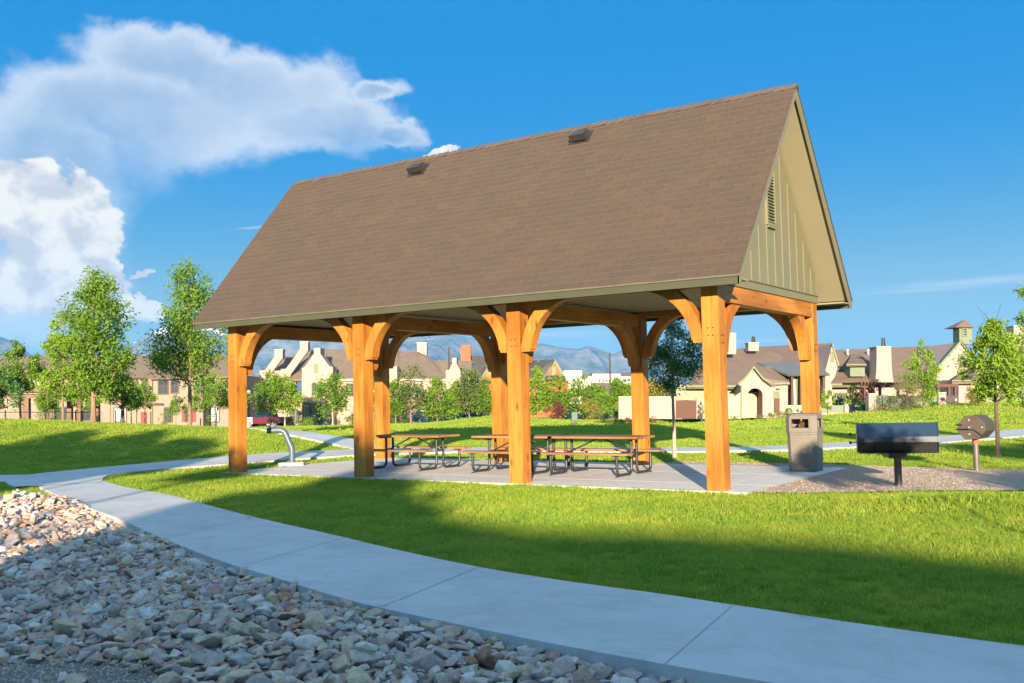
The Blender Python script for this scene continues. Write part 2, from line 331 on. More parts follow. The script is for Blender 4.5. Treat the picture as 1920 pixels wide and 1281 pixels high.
# soil / stone bed base
def rockz(x, y):
    z = -.135+.04*math.sin(x*.9+1)*math.sin(y*1.1)
    z += .20*math.exp(-((x+9.3)/1.6)**2-((y+6.2)/.9)**2)     # hump at the far end of the bed
    return z
SOIL = M('grit', (.30, .25, .20), (.17, .15, .13), 60., .95, 1., 110., detail=3., c3=(.42, .37, .31))
rg = MB(); st = .25
sx_, sy_g = [q.ravel() for q in np.meshgrid(np.arange(-14.5, 9, st), np.arange(-16.2, -3.8, st), indexing='ij')]
okk = np.zeros(len(sx_), bool)
for i_ in (-.4, 0, .4):
    for j_ in (-.4, 0, .4): okk |= inpoly(sx_+st/2+i_, sy_g+st/2+j_, ROCKPOLY)
for x, y in zip(sx_[okk], sy_g[okk]): rg.quad(*[(x+a, y+b, rockz(x+a, y+b)+.075) for a, b in ((0, 0), (st, 0), (st, st), (0, st))])
so = rg.build('soil', SOIL); tag(so, kind='structure')
# ------------------------------------------------------------------ stones
STONES = []
def stone_mesh(i, fine=True):
    r = random.Random(100+i); bm = bmesh.new()
    ax = (1., r.uniform(.6, .9), r.uniform(.38, .6))
    for _ in range(r.randint(11, 17)):
        v = Vector((r.gauss(0, 1), r.gauss(0, 1), r.gauss(0, 1))).normalized(); k = r.uniform(.92, 1.03)
        bm.verts.new((v.x*ax[0]*k, v.y*ax[1]*k, v.z*ax[2]*k))
    res = bmesh.ops.convex_hull(bm, input=bm.verts); 
    bmesh.ops.delete(bm, geom=[v for v in bm.verts if not v.link_faces], context='VERTS')
    bmesh.ops.bevel(bm, geom=list(bm.edges), offset=.19, segments=3, affect='EDGES', profile=.6, clamp_overlap=True)
    me = bpy.data.meshes.new('stone'); bm.to_mesh(me); bm.free()
    me.polygons.foreach_set('use_smooth', [True]*len(me.polygons)); me.set_sharp_from_angle(angle=R_(50)); return me
def stone_mat():
    m, nt, b = base_mat('river_stone'); L = nt.links; b.inputs['Roughness'].default_value = .75
    oi = nd(nt, 'ShaderNodeObjectInfo'); cr = nd(nt, 'ShaderNodeValToRGB'); cr.color_ramp.interpolation = 'LINEAR'; e = cr.color_ramp.elements
    cols = [(.0, (0.41, 0.36, 0.33)), (.1, (0.57, 0.48, 0.39)), (.2, (0.47, 0.30, 0.22)), (.3, (0.63, 0.47, 0.30)), (.4, (0.37, 0.31, 0.30)), (.5, (0.55, 0.38, 0.30)), (.58, (0.71, 0.61, 0.52)), (.66, (0.44, 0.41, 0.40)), (.74, (0.59, 0.43, 0.26)), (.83, (0.39, 0.28, 0.26)), (.88, (0.51, 0.23, 0.12)), (.92, (0.57, 0.49, 0.40)), (1., (0.75, 0.70, 0.62))]
    e[0].position = 0; e[0].color = (*cols[0][1], 1); e[1].position = 1; e[1].color = (*cols[-1][1], 1)
    for p_, c_ in cols[1:-1]: q = e.new(p_); q.color = (*c_, 1)
    L.new(oi.outputs['Random'], cr.inputs[0])
    tc = nd(nt, 'ShaderNodeTexCoord'); va = nd(nt, 'ShaderNodeVectorMath', operation='ADD'); ml = nd(nt, 'ShaderNodeMath', operation='MULTIPLY'); ml.inputs[1].default_value = 50
    L.new(oi.outputs['Random'], ml.inputs[0]); L.new(tc.outputs['Object'], va.inputs[0]); L.new(ml.outputs[0], va.inputs[1])
    n = nd(nt, 'ShaderNodeTexNoise', Scale=1.6, Detail=8., Roughness=.7, Distortion=.8); L.new(va.outputs[0], n.inputs['Vector'])
    c2 = nd(nt, 'ShaderNodeValToRGB'); e = c2.color_ramp.elements; e[0].position = .32; e[1].position = .68; e[0].color = (.68, .62, .56, 1); e[1].color = (1.22, 1.2, 1.2, 1); L.new(n.outputs['Fac'], c2.inputs[0])
    mx = nd(nt, 'ShaderNodeMix', data_type='RGBA', blend_type='MULTIPLY'); mx.inputs[0].default_value = 1; L.new(cr.outputs[0], mx.inputs[6]); L.new(c2.outputs[0], mx.inputs[7]); L.new(mx.outputs[2], b.inputs['Base Color'])
    n2 = nd(nt, 'ShaderNodeTexNoise', Scale=6., Detail=6., Roughness=.6); L.new(va.outputs[0], n2.inputs['Vector'])
    bp = nd(nt, 'ShaderNodeBump', Strength=.5, Distance=.05); L.new(n2.outputs['Fac'], bp.inputs['Height']); L.new(bp.outputs[0], b.inputs['Normal']); return m
STM = stone_mat()
smesh = [stone_mesh(i) for i in range(16)]
for me in smesh: me.materials.append(STM)
pts = []; cell = {}
def try_pt(x, y, s):
    g = (int(x/.25), int(y/.25))
    for i in (-1, 0, 1):
        for j in (-1, 0, 1):
            for (a, b, t) in cell.get((g[0]+i, g[1]+j), ()):
                if (a-x)**2+(b-y)**2 < ((s+t)*.60)**2: return False
    cell.setdefault(g, []).append((x, y, s)); return True
RX = np.array([p[0] for p in ROCKPOLY]); RY = np.array([p[1] for p in ROCKPOLY])
rr = np.random.default_rng(5)
Nc = 230000; X = rr.uniform(-13, 7, Nc); Y = rr.uniform(-15.6, -4, Nc); ok = inpoly(X, Y, ROCKPOLY); U, V_ = uv(X, Y); ok &= (V_ > 4.4) & (np.abs(U) < V_*.60+.6)
# bare patch of grit near the camera at the lower left
bare = ((U+3.25)/1.25)**2+((V_-5.75)/.55)**2 < 1
X, Y, U, V_, bare = X[ok], Y[ok], U[ok], V_[ok], bare[ok]
NSa = np.array(NS)
for i in range(len(X)):
    s = float(np.clip(rr.lognormal(math.log(.060), .36), .028, .12))
    if i > len(X)*.35: s *= .72
    if bare[i]:
        if rr.random() > .02: continue
    if not try_pt(X[i], Y[i], s): continue
    pts.append((X[i], Y[i], s))
print('stones', len(pts))
P3 = []
for (x, y, s) in pts:
    z = (rockz(x, y)+.075)+s*rr.uniform(.1, .42)
    e = (rr.normal(0, .25), rr.normal(0, .25), rr.uniform(0, 6.28))
    if rr.random() < .12: e = (rr.uniform(-1.2, 1.2), rr.uniform(-1.2, 1.2), e[2])
    P3.append((x, y, z, s, e, rr.integers(0, 16)))
# second scattered layer resting on the first
Nb = 0
for i in range(len(pts)):
    if rr.random() < .20:
        x, y, s = pts[i]; s2 = s*rr.uniform(.6, .95); x2, y2 = x+rr.normal(0, .05), y+rr.normal(0, .05)
        if not inpoly(np.array([x2]), np.array([y2]), ROCKPOLY)[0]: continue
        dn = np.min(np.hypot(NSa[:, 0]-x2, NSa[:, 1]-y2))
        if dn < .2: continue
        P3.append((x2, y2, (rockz(x2, y2)+.075)+s*.72+s2*.2, s2, (rr.normal(0, .6), rr.normal(0, .6), rr.uniform(0, 6.28)), rr.integers(0, 16)))
# how large each shows in the photo
def showsize(p):
    u, v = uv(p[0], p[1]); r = np.array([p[0], p[1], p[2]])-CAM; dep = r@FW; px = 960+FPX*(r@RT)/dep; py = 640.5-FPX*(r@UP)/dep
    return (p[3]/dep if (0 < px < 1920 and py < 1285) else 0)
P3.sort(key=lambda p: -showsize(p))
TONES = 0
for k, (x, y, z, s, e, i) in enumerate(P3[:300]):
    o = bpy.data.objects.new('river_stone', smesh[i]); C.objects.link(o); o.location = (x, y, z); o.rotation_euler = e; o.scale = (s*1.16,)*3
    tag(o, 'river stone lying among the large stones along the bottom of the bed nearest the viewer', 'stone', 'large river stones in the front of the bed')
def points_obj(name, pts, rots, scs, idxs, meshes, mat, label, cat):
    me = bpy.data.meshes.new(name); me.from_pydata([tuple(map(float, p)) for p in pts], [], [])
    for nm, ty, dat, key in (('rot', 'FLOAT_VECTOR', rots, 'vector'), ('sc', 'FLOAT', scs, 'value'), ('idx', 'INT', idxs, 'value')):
        a = me.attributes.new(nm, ty, 'POINT'); a.data.foreach_set(key, np.asarray(dat, dtype=np.int32 if ty == 'INT' else np.float32).ravel())
    me.materials.append(mat)
    o = bpy.data.objects.new(name, me); C.objects.link(o)
    col = bpy.data.collections.new('src_'+name)
    for i, sm in enumerate(meshes):
        so_ = bpy.data.objects.new('src%02d' % i, sm); col.objects.link(so_)
    ng = bpy.data.node_groups.new('gn_'+name, 'GeometryNodeTree'); ng.interface.new_socket('Geometry', in_out='INPUT', socket_type='NodeSocketGeometry'); ng.interface.new_socket('Geometry', in_out='OUTPUT', socket_type='NodeSocketGeometry')
    gi, go = ng.nodes.new('NodeGroupInput'), ng.nodes.new('NodeGroupOutput'); ip = ng.nodes.new('GeometryNodeInstanceOnPoints'); ci = ng.nodes.new('GeometryNodeCollectionInfo')
    ci.inputs['Collection'].default_value = col; ci.inputs['Separate Children'].default_value = True; ci.inputs['Reset Children'].default_value = True
    ng.links.new(gi.outputs[0], ip.inputs['Points']); ng.links.new(ci.outputs[0], ip.inputs['Instance']); ip.inputs['Pick Instance'].default_value = True
    def at(nm, ty):
        a = ng.nodes.new('GeometryNodeInputNamedAttribute'); a.data_type = ty; a.inputs[0].default_value = nm; return a.outputs[0]
    ng.links.new(at('idx', 'INT'), ip.inputs['Instance Index'])
    er = ng.nodes.new('FunctionNodeEulerToRotation'); ng.links.new(at('rot', 'FLOAT_VECTOR'), er.inputs[0]); ng.links.new(er.outputs[0], ip.inputs['Rotation']); ng.links.new(at('sc', 'FLOAT'), ip.inputs['Scale'])
    ng.links.new(ip.outputs[0], go.inputs[0])
    md = o.modifiers.new('gn', 'NODES'); md.node_group = ng
    return tag(o, label, cat, kind='stuff')
rest = P3[300:]
points_obj('river_stones', [p[:3] for p in rest], [p[4] for p in rest], [p[3]*1.16 for p in rest], [p[5] for p in rest], smesh, STM, 'bed of smaller and farther river stones beside the footpath', 'stones')
# small grit pebbles on the bare patch and gravel
gp = []
for _ in range(60000):
    x, y = rr.uniform(-5, 3), rr.uniform(-14, -7); u, v = uv(x, y)
    if ((u+3.25)/1.6)**2+((v-5.75)/.85)**2 < 1 and len(gp) < 9000: gp.append((x, y, (rockz(x, y)+.075), rr.uniform(.006, .02)))
gp2 = []
for _ in range(16000):
    x, y = rr.uniform(-3.9, 7.5), rr.uniform(-.1, 6.2); gp2.append((x, y))
ok = inpoly(np.array([g[0] for g in gp2]), np.array([g[1] for g in gp2]), GRAV)
for g, k in zip(gp2, ok):
    if k: gp.append((g[0], g[1], .01+tz(*g), rr.uniform(.005, .011)))
PEAM = M('pea_stone', (.50, .38, .28), (.38, .29, .22), .7, .9)
pmesh = []
for me in smesh[:16]:
    q = me.copy(); q.materials.clear(); q.materials.append(PEAM); pmesh.append(q)
points_obj('pea_gravel', [p[:3] for p in gp], [(rr.uniform(-3, 3), rr.uniform(-3, 3), 0) for p in gp], [p[3] for p in gp], [rr.integers(0, 16) for p in gp], pmesh, PEAM, 'loose fine gravel scattered on the bare ground and barbecue bed', 'gravel')
# ------------------------------------------------------------------ grass blades
def clump(i, h, w, n, spread):
    r = random.Random(900+i); V, F = [], []
    for _ in range(n):
        a = r.uniform(0, 6.283); d = spread*math.sqrt(r.random()); x, y = d*math.cos(a), d*math.sin(a); f = r.uniform(0, 6.283); hh = h*r.uniform(.55, 1.1); ln = hh*r.uniform(.3, 1.25); la = r.uniform(0, 6.283)
        dx, dy = math.cos(f)*w/2, math.sin(f)*w/2; k = len(V)
        mx, my = x+math.cos(la)*ln*.35, y+math.sin(la)*ln*.35
        V += [(x-dx, y-dy, -.02), (x+dx, y+dy, -.02), (mx+dx*.8, my+dy*.8, hh*.6), (mx-dx*.8, my-dy*.8, hh*.6), (x+math.cos(la)*ln, y+math.sin(la)*ln, hh)]
        F += [(k, k+1, k+2, k+3), (k+3, k+2, k+4)]
    me = bpy.data.meshes.new('clump'); me.from_pydata(V, [], F); return me
def blade_mat():
    m, nt, b = base_mat('grass_blade'); L = nt.links
    oi = nd(nt, 'ShaderNodeObjectInfo'); cr = nd(nt, 'ShaderNodeValToRGB'); e = cr.color_ramp.elements
    e[0].color = (.13, .29, .032, 1); e[1].color = (.45, .47, .06, 1); q = e.new(.5); q.color = (.26, .365, .036, 1)
    tc = nd(nt, 'ShaderNodeNewGeometry'); n1 = nd(nt, 'ShaderNodeTexNoise', Scale=.55, Detail=7., Roughness=.72); L.new(oi.outputs['Location'], n1.inputs['Vector'])
    ad = nd(nt, 'ShaderNodeMath', operation='MULTIPLY_ADD'); ad.inputs[1].default_value = .45; L.new(oi.outputs['Random'], ad.inputs[0])
    ml = nd(nt, 'ShaderNodeMapRange'); ml.inputs[1].default_value = .3; ml.inputs[2].default_value = .7; ml.inputs[3].default_value = -.05; ml.inputs[4].default_value = .68
    L.new(n1.outputs['Fac'], ml.inputs[0]); L.new(ml.outputs[0], ad.inputs[2])
    L.new(ad.outputs[0], cr.inputs[0]); L.new(cr.outputs[0], b.inputs['Base Color']); b.inputs['Roughness'].default_value = .55; b.inputs['Specular IOR Level'].default_value = .25
    tr = nd(nt, 'ShaderNodeBsdfTranslucent'); L.new(cr.outputs[0], tr.inputs['Color']); mx = nd(nt, 'ShaderNodeMixShader'); mx.inputs[0].default_value = .42
    L.new(b.outputs[0], mx.inputs[1]); L.new(tr.outputs[0], mx.inputs[2]); L.new(mx.outputs[0], nt.nodes['Material Output'].inputs['Surface']); return m
BLM = blade_mat()
cl = [clump(i, .058, .0055, 32, .075) for i in range(5)]+[clump(i+5, .055, .009, 28, .14) for i in range(4)]+[clump(20+i, .048, .014, 30, .26) for i in range(3)]+[clump(30+i, .035, .035, 75, .9) for i in range(2)]
for me in cl: me.materials.append(BLM)
gpts, grot, gsc, gid = [], [], [], []
GCEL = np.array([(float(a[0]), float(a[1])) for a in BRl]+[(float(a[0]), float(a[1])) for a in BRr[::-1]])
polys = [PATHPOLY, ROCKPOLY, SLAB, GRAV, GCEL, B2l+B2r[::-1], B3l+B3r[::-1], [a[:2], b[:2], b[:2], a[:2]]]
def scatter(v0, v1, dens, ids, sc):
    area = (v1-v0)*(v0+v1)*.60; N = int(area*dens); v = np.sqrt(rr.uniform(v0*v0, v1*v1, N)); u = rr.uniform(-.60, .60, N)*v
    x = CAM[0]+u*R0[0]+v*F0[0]; y = CAM[1]+u*R0[1]+v*F0[1]; ok = np.ones(N, bool)
    for pl in polys[:7]: ok &= ~inpoly(x, y, pl)
    x, y = x[ok], y[ok]; z = terr(x, y)-.028
    for a, b_, c_ in zip(x, y, z):
        gpts.append((a, b_, c_)); grot.append((rr.normal(0, .08), rr.normal(0, .08), rr.uniform(0, 6.28))); gsc.append(sc*rr.uniform(.75, 1.2)); gid.append(ids[rr.integers(0, len(ids))])
scatter(4.5, 12, 190, [0, 1, 2, 3, 4], 1.)
scatter(12, 22, 75, [5, 6, 7, 8], 1.)
scatter(22, 40, 30, [9, 10, 11], 1.)
scatter(40, 95, 4.5, [12, 13], 1.)
print('grass', len(gpts))
points_obj('grass', gpts, grot, gsc, gid, cl, BLM, 'mown green lawn grass around the shelter and the paths', 'grass')
# weeds among the stones
wp = [Gt(648+rr.normal(0, 24), 1155+rr.normal(0, 7)) for _ in range(14)]
points_obj('weeds', [(p[0], p[1], -.01) for p in wp], [(0, 0, rr.uniform(0, 6)) for _ in wp], [.55]*len(wp), [rr.integers(0, 4) for _ in wp], cl[:5], BLM, 'sparse green weeds growing between the river stones', 'weeds')
# ------------------------------------------------------------------ shelter
L_, D_, W_, OX, OY, ZE, ZR = 3.7565, 4.7896, .284, .554, .475, 3.19, 6.957
SAGE = M('sage_paint', (.170, .158, .092), (.152, .142, .083), 2., .55, .05, 30.)
SAGEC = M('sage_soffit', (.215, .195, .12), (.20, .18, .11), 1., .7)
SHIN = shingle_mat('shingles', (.084, .062, .047), (.102, .070, .050), (.073, .062, .050))
BOLT = M('bolt_steel', (.10, .06, .04), rough=.5, metal=.6)
OLIV = M('olive_fascia', (.060, .060, .033), (.052, .052, .028), 2., .6)
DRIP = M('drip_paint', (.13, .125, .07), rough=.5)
ROOT = empty('picnic_shelter', (0, 0, 0), label='large open timber picnic shelter with steep brown shingle roof on the concrete patio', cat='shelter')
PX = [-(3-k)*L_ for k in range(4)]
ym = (D_+W_)/2; BB, BT = 2.99, 3.27
for k, X1 in enumerate(PX):
    for Y0 in (0, D_):
        mb = MB(); mb.box(X1-W_, X1, Y0, Y0+W_, .0, BT+.06)
        bb = mb; bb.mi = 1
        fy = Y0-.006
        for zz in (2.45, 2.57):
            for xx in (X1-W_*.62, X1-W_*.34): bb.tube([(xx, fy+.03, zz), (xx, fy-.008, zz)], .013, 6)
            for yy in (Y0+W_*.35, Y0+W_*.62): bb.tube([(X1-.03, yy, zz-.12), (X1+.014, yy, zz-.12)], .013, 6)
        mb.build('post', [WZ, BOLT], ROOT, bevel=.004)
def brace(org, dx, dy, zt, H_=.80, th=.20):
    r0, r1, xc, zc = .955, 1.155, 1.15, -.10; n = 14; z0 = zt-H_
    a_lo = [math.acos((xc-.2)/r0)]; 
    tl0, tl1 = math.asin((0-zc)/r0), math.asin((H_-zc)/r0); tu0, tu1 = math.asin((0-zc)/r1), math.asin((H_-zc)/r1)
    lo = [(xc-r0*math.cos(tl0+(tl1-tl0)*i/n), zc+r0*math.sin(tl0+(tl1-tl0)*i/n)) for i in range(n+1)]
    hi = [(max(.001, xc-r1*math.cos(tu0+(tu1-tu0)*i/n)), zc+r1*math.sin(tu0+(tu1-tu0)*i/n)) for i in range(n+1)]
    mb = MB(); px_, py_ = -dy*th/2, dx*th/2
    def pt(a, s): return (org[0]+dx*a[0]+px_*s, org[1]+dy*a[0]+py_*s, z0+a[1])
    for i in range(n):
        for s in (-1, 1): mb.quad(pt(lo[i], s), pt(lo[i+1], s), pt(hi[i+1], s), pt(hi[i], s))
        mb.quad(pt(lo[i], -1), pt(lo[i], 1), pt(lo[i+1], 1), pt(lo[i+1], -1)); mb.quad(pt(hi[i], -1), pt(hi[i], 1), pt(hi[i+1], 1), pt(hi[i+1], -1))
    for i in (0, n): mb.quad(pt(lo[i], -1), pt(lo[i], 1), pt(hi[i], 1), pt(hi[i], -1))
    mb.ext([pt((.001, -.045), -.93), pt((.17, -.045), -.93), pt((.185, -.003), -.93), pt((.001, -.003), -.93)], (1.86*px_, 1.86*py_, 0))
    bmt = mb.build('brace', WZ, ROOT)
    bm = bmesh.new(); bm.from_mesh(bmt.data); bmesh.ops.remove_doubles(bm, verts=bm.verts, dist=.0005); bmesh.ops.recalc_face_normals(bm, faces=bm.faces); bm.to_mesh(bmt.data); bm.free()
for k, X1 in enumerate(PX):
    for Y0 in (0, D_):
        yc = Y0+W_/2; xc = X1-W_/2
        if k < 3: brace((X1, yc), 1, 0, 3.22, .83)
        if k > 0: brace((X1-W_, yc), -1, 0, 3.22, .83)
        if Y0 == 0: brace((xc, W_), 0, 1, BB+.002)
        else: brace((xc, D_), 0, -1, BB+.002)
# plate beams between posts, tie beams across
for k in range(3):
    for Y0 in (0, D_):
        mb = MB(); mb.box(PX[k]+.003, PX[k+1]-W_-.003, Y0+.05, Y0+W_-.05, 3.222, 3.32); mb.build('plate_beam', WX, ROOT, bevel=.006)
for k, X1 in enumerate(PX):
    mb = MB(); mb.box(X1-W_+.04, X1-.004 if k == 3 else X1-.04, W_+.003, D_-.003, BB+.003, BT+.003); bb = mb; bb.mi = 1
    for yy in (W_+.18, W_+.28, D_-.18, D_-.28):
        for s in ((X1+.006, X1-.03) if k == 3 else (X1-.03, X1-.06)),: bb.tube([(s[1], yy, BB+.17), (s[0], yy, BB+.17)], .014, 6)
    mb.build('tie_beam', [WY, BOLT], ROOT, bevel=.004)
# flat boarded ceiling on the beams
mb = MB(); mb.box(-3*L_-W_-.0, -.02, -.02, D_+W_+.02, BT+.062, BT+.09); mb.build('ceiling', SAGEC, ROOT)
# roof slopes with stepped courses
xl, xr = -3*L_-W_-OX, OX
TH = .13
yE, zE = -OY-.03, ZE+.125
def slope(side):
    S = np.array([0, ym-yE, ZR-zE]); ln = np.linalg.norm(S); s = S/ln; n_ = np.array([0, -s[2], s[1]])
    mb = MB(); UV = []; NX = 170; rows = 31; ex = ln/rows; r = random.Random(3)
    fl = (lambda q: q) if side == 0 else (lambda q: (q[0], 2*ym-q[1], q[2]))
    jit = {}
    xs = np.linspace(xl-.02, xr+.02, NX)
    for j in range(rows):
        w = [math.sin(x*1.3+j*2.1)*.004+r.uniform(-.005, .005)+(.007 if (int((x+j*.61)/.33) % 3 == 0) else 0) for x in xs]
        for i in range(NX-1):
            if True:
                a0, a1 = j*ex+w[i], j*ex+w[i+1]; b = (j+1)*ex+.015
                E = np.array([0, yE, zE]); t0, t1 = .017, .001
                p0 = E+s*a0+n_*t0; p1 = E+s*a1+n_*t0; p2 = E+s*b+n_*t1; q0 = E+s*a0-n_*.001; q1 = E+s*a1-n_*.001
                X0, X1 = xs[i], xs[i+1]
                mb.mi = 0; mb.quad(fl((X0, p0[1], p0[2])), fl((X1, p1[1], p1[2])), fl((X1, p2[1], p2[2])), fl((X0, p2[1], p2[2])))
                UV += [(X0, j*.16+.002), (X1, j*.16+.002), (X1, j*.16+.158), (X0, j*.16+.158)]
                mb.mi = 1; mb.quad(fl((X0, q0[1], q0[2])), fl((X1, q1[1], q1[2])), fl((X1, p1[1], p1[2])), fl((X0, p0[1], p0[2])))
                UV += [(X0, j*.16)]*4
    o = mb.build('roof_slope', [SHIN, BUTT], ROOT)
    return o, UV
BUTT = M('shingle_butt_lit', (.20, .155, .125), (.145, .11, .09), 30., .95)  # paler than the shingles: sunlit course lines put into the butt colour
for side in (0, 1):
    n0 = None
    o, UV = slope(side)
    # uv layer: faces were written in order, normals recalculated may flip loops -> map by vertex
    me = o.data; ul = me.uv_layers.new(name='UVMap'); vi = np.zeros(len(me.loops), dtype=np.int32); me.loops.foreach_get('vertex_index', vi)
    A = np.array(UV, dtype=np.float32)[vi]; ul.data.foreach_set('uv', A.ravel())
# deck below shingles, sloping soffit
for side in (0, 1):
    fl = (lambda q: q) if side == 0 else (lambda q: (q[0], 2*ym-q[1], q[2]))
    s = np.array([0, ym-yE, ZR-zE]); s = s/np.linalg.norm(s); n_ = np.array([0, -s[2], s[1]]); zt = -.004
    A = np.array([xl+.02, yE, zE])+n_*zt+s*(.075/s[1]); B = np.array([xl+.02, ym, ZR])+n_*zt; B[1] = ym; B[2] = ZR-.012
    v = (0, .0, -.07)
    mb = MB(); mb.ext([fl(A), fl(B), fl(B+np.array(v)), fl(A+np.array(v))], (xr-xl-.04, 0, 0)); mb.build('roof_deck', SAGEC, ROOT)
    # eave fascia with a lit drip edge
    mb = MB()
    y0, y1 = (-OY-.012, -OY+.018) if side == 0 else (2*ym+OY-.018, 2*ym+OY+.012)
    mb.box(xl, xr, y0, y1, ZE-.015, ZE+.125); 
    o = mb.build('fascia', OLIV, ROOT, bevel=.003)
    mb = MB(); y0, y1 = (-OY-.034, -OY-.012) if side == 0 else (2*ym+OY+.012, 2*ym+OY+.034); mb.box(xl-.01, xr+.01, y0, y1, ZE+.105, ZE+.128); mb.build('drip_edge', DRIP, ROOT)
    # flat eave soffit
    mb = MB(); y0, y1 = (-OY+.02, -.025) if side == 0 else (2*ym+.025, 2*ym+OY-.02); mb.box(xl+.03, xr-.03, y0, y1, BT+.0-.02, BT+.01); mb.build('soffit', SAGEC, ROOT)
# rake boards
for X0, X1 in ((xl-.004, xl+.028), (xr-.028, xr+.004)):
    for side in (0, 1):
        fl = (lambda q: q) if side == 0 else (lambda q: (q[0], 2*ym-q[1], q[2]))
        s = np.array([0, ym-yE, ZR-zE]); s = s/np.linalg.norm(s)
        A = np.array([X0, -OY-.012, ZE-.015]); A2 = np.array([X0, -OY-.012, ZE+.122]); B = np.array([X0, ym, ZR-.006]); B2 = np.array([X0, ym, ZR-.185])
        yb = -OY+.12; Bc = np.array([X0, -OY+.035, ZE-.015])
        mb = MB(); mb.ext([fl(A), fl(A2), fl(B), fl(B2), fl(Bc)], (X1-X0, 0, 0)); mb.build('rake_board', SAGE, ROOT)
# ridge caps
r = random.Random(9); mb = MB(); UVr = []
s = np.array([0, ym-yE, ZR-zE]); s /= np.linalg.norm(s)
x = xl-.02
while x < xr+.02:
    x1 = min(x+.30, xr+.03); w = .14+r.uniform(-.01, .01); dz = .018+r.uniform(0, .012)
    za, zb = ZR+dz+.012, ZR+dz-.006
    for sd in (-1, 1):
        mb.quad((x, ym, za-.02), (x1, ym, za+.012), (x1, ym+sd*w*s[1], za+.012-w*s[2]), (x, ym+sd*w*s[1], za-.02-w*s[2]))
        mb.quad((x1, ym, za+.012), (x1, ym, za-.03), (x1, ym+sd*w*s[1], za-.03-w*s[2]), (x1, ym+sd*w*s[1], za+.012-w*s[2]))
    x += .2
o = mb.build('ridge_cap', SHIN2 if 'SHIN2' in globals() else M('cap_shingle', (.11, .075, .058), (.075, .055, .045), 3., .95, .5, 60.), ROOT)
# bird droppings near the ridge
# gable ends: board and batten
def gable(xf, sg):
    mb = MB(); zb = BT+.02
    sl = (ZR-zE)/(ym-yE)
    def ytop(z): return yE+(z-zE+.17)/sl
    yb = ytop(zb+.001); 
    y0 = max(yb, .0)
    # triangle wall
    apex = ZR-.19
    poly = [(xf, y0+.0, zb), (xf, 2*ym-y0, zb), (xf, 2*ym-y0, zE+(y0-yE)*sl-.16), (xf, ym, apex), (xf, y0, zE+(y0-yE)*sl-.16)]
    mb.ext(poly, (-sg*.06, 0, 0)); w = mb.build('gable_wall', SAGE, ROOT)
    tr = MB(); tr.ext([(xf+sg*.001, -.0, BT+.006), (xf+sg*.001, 2*ym, BT+.006), (xf+sg*.001, 2*ym, BT+.14), (xf+sg*.001, 0, BT+.14)], (sg*.03, 0, 0)); tr.ext([(xf+sg*.001, -.03, BT+.142), (xf+sg*.001, 2*ym+.03, BT+.142), (xf+sg*.001, 2*ym+.03, BT+.165), (xf+sg*.001, -.03, BT+.165)], (sg*.055, 0, 0)); tr.build('gable_trim', SAGE, ROOT)
    y = ym-.406*5.5
    while y < 2*ym:
        zt = zE+(min(y, 2*ym-y)-yE)*sl-.2
        if zt > BT+.25 and 0.02 < y < 2*ym-.02:
            zlo = BT+.166
            if abs(y-ym) < .28: 
                for a, b in ((zlo, 4.52), (5.72, zt)):
                    if b > a: bt = MB(); bt.box(xf+sg*.001, xf+sg*.016, y-.017, y+.017, a, b); bt.build('batten', SAGE, w)
            else: bt = MB(); bt.box(xf+sg*.001, xf+sg*.016, y-.017, y+.017, zlo, zt); bt.build('batten', SAGE, w)
        y += .406
    for sd in (-1, 1):   # raking trim under the soffit
        a = (xf+sg*.001, ym+sd*(ym-.08), zE+(.08-yE)*sl-.17); b = (xf+sg*.001, ym, apex+.03); d = .11
        tr = MB(); tr.ext([a, b, (b[0], b[1], b[2]-d*1.6), (a[0], a[1]-sd*.0, a[2]-d*1.6)], (sg*.026, 0, 0)); tr.build('gable_trim', SAGE, ROOT)
    lv = MB(); lw = .19; z0, z1 = 4.55, 5.62
    for (a, b, c, d) in ((ym-lw-.05, ym-lw, z0-.05, z1+.05), (ym+lw, ym+lw+.05, z0-.05, z1+.05), (ym-lw, ym+lw, z0-.09, z0), (ym-lw, ym+lw, z1, z1+.05)): lv.box(xf+sg*.002, xf+sg*.05, a, b, c, d)
    f = lv.build('louver', SAGE, ROOT)
    sl_ = MB(); z = z0+.01
    while z < z1-.03: sl_.ext([(xf+sg*.004, ym-lw+.002, z+.045), (xf+sg*.012, ym-lw+.002, z+.05), (xf+sg*.042, ym-lw+.002, z+.012), (xf+sg*.034, ym-lw+.002, z+.006)], (0, 2*lw-.004, 0)); z += .056
    sl_.build('louver_slat', SAGE, f)
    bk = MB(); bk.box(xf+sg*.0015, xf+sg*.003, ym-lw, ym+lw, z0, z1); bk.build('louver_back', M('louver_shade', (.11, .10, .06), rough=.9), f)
gable(-.005, 1); gable(-3*L_-W_+.005, -1)
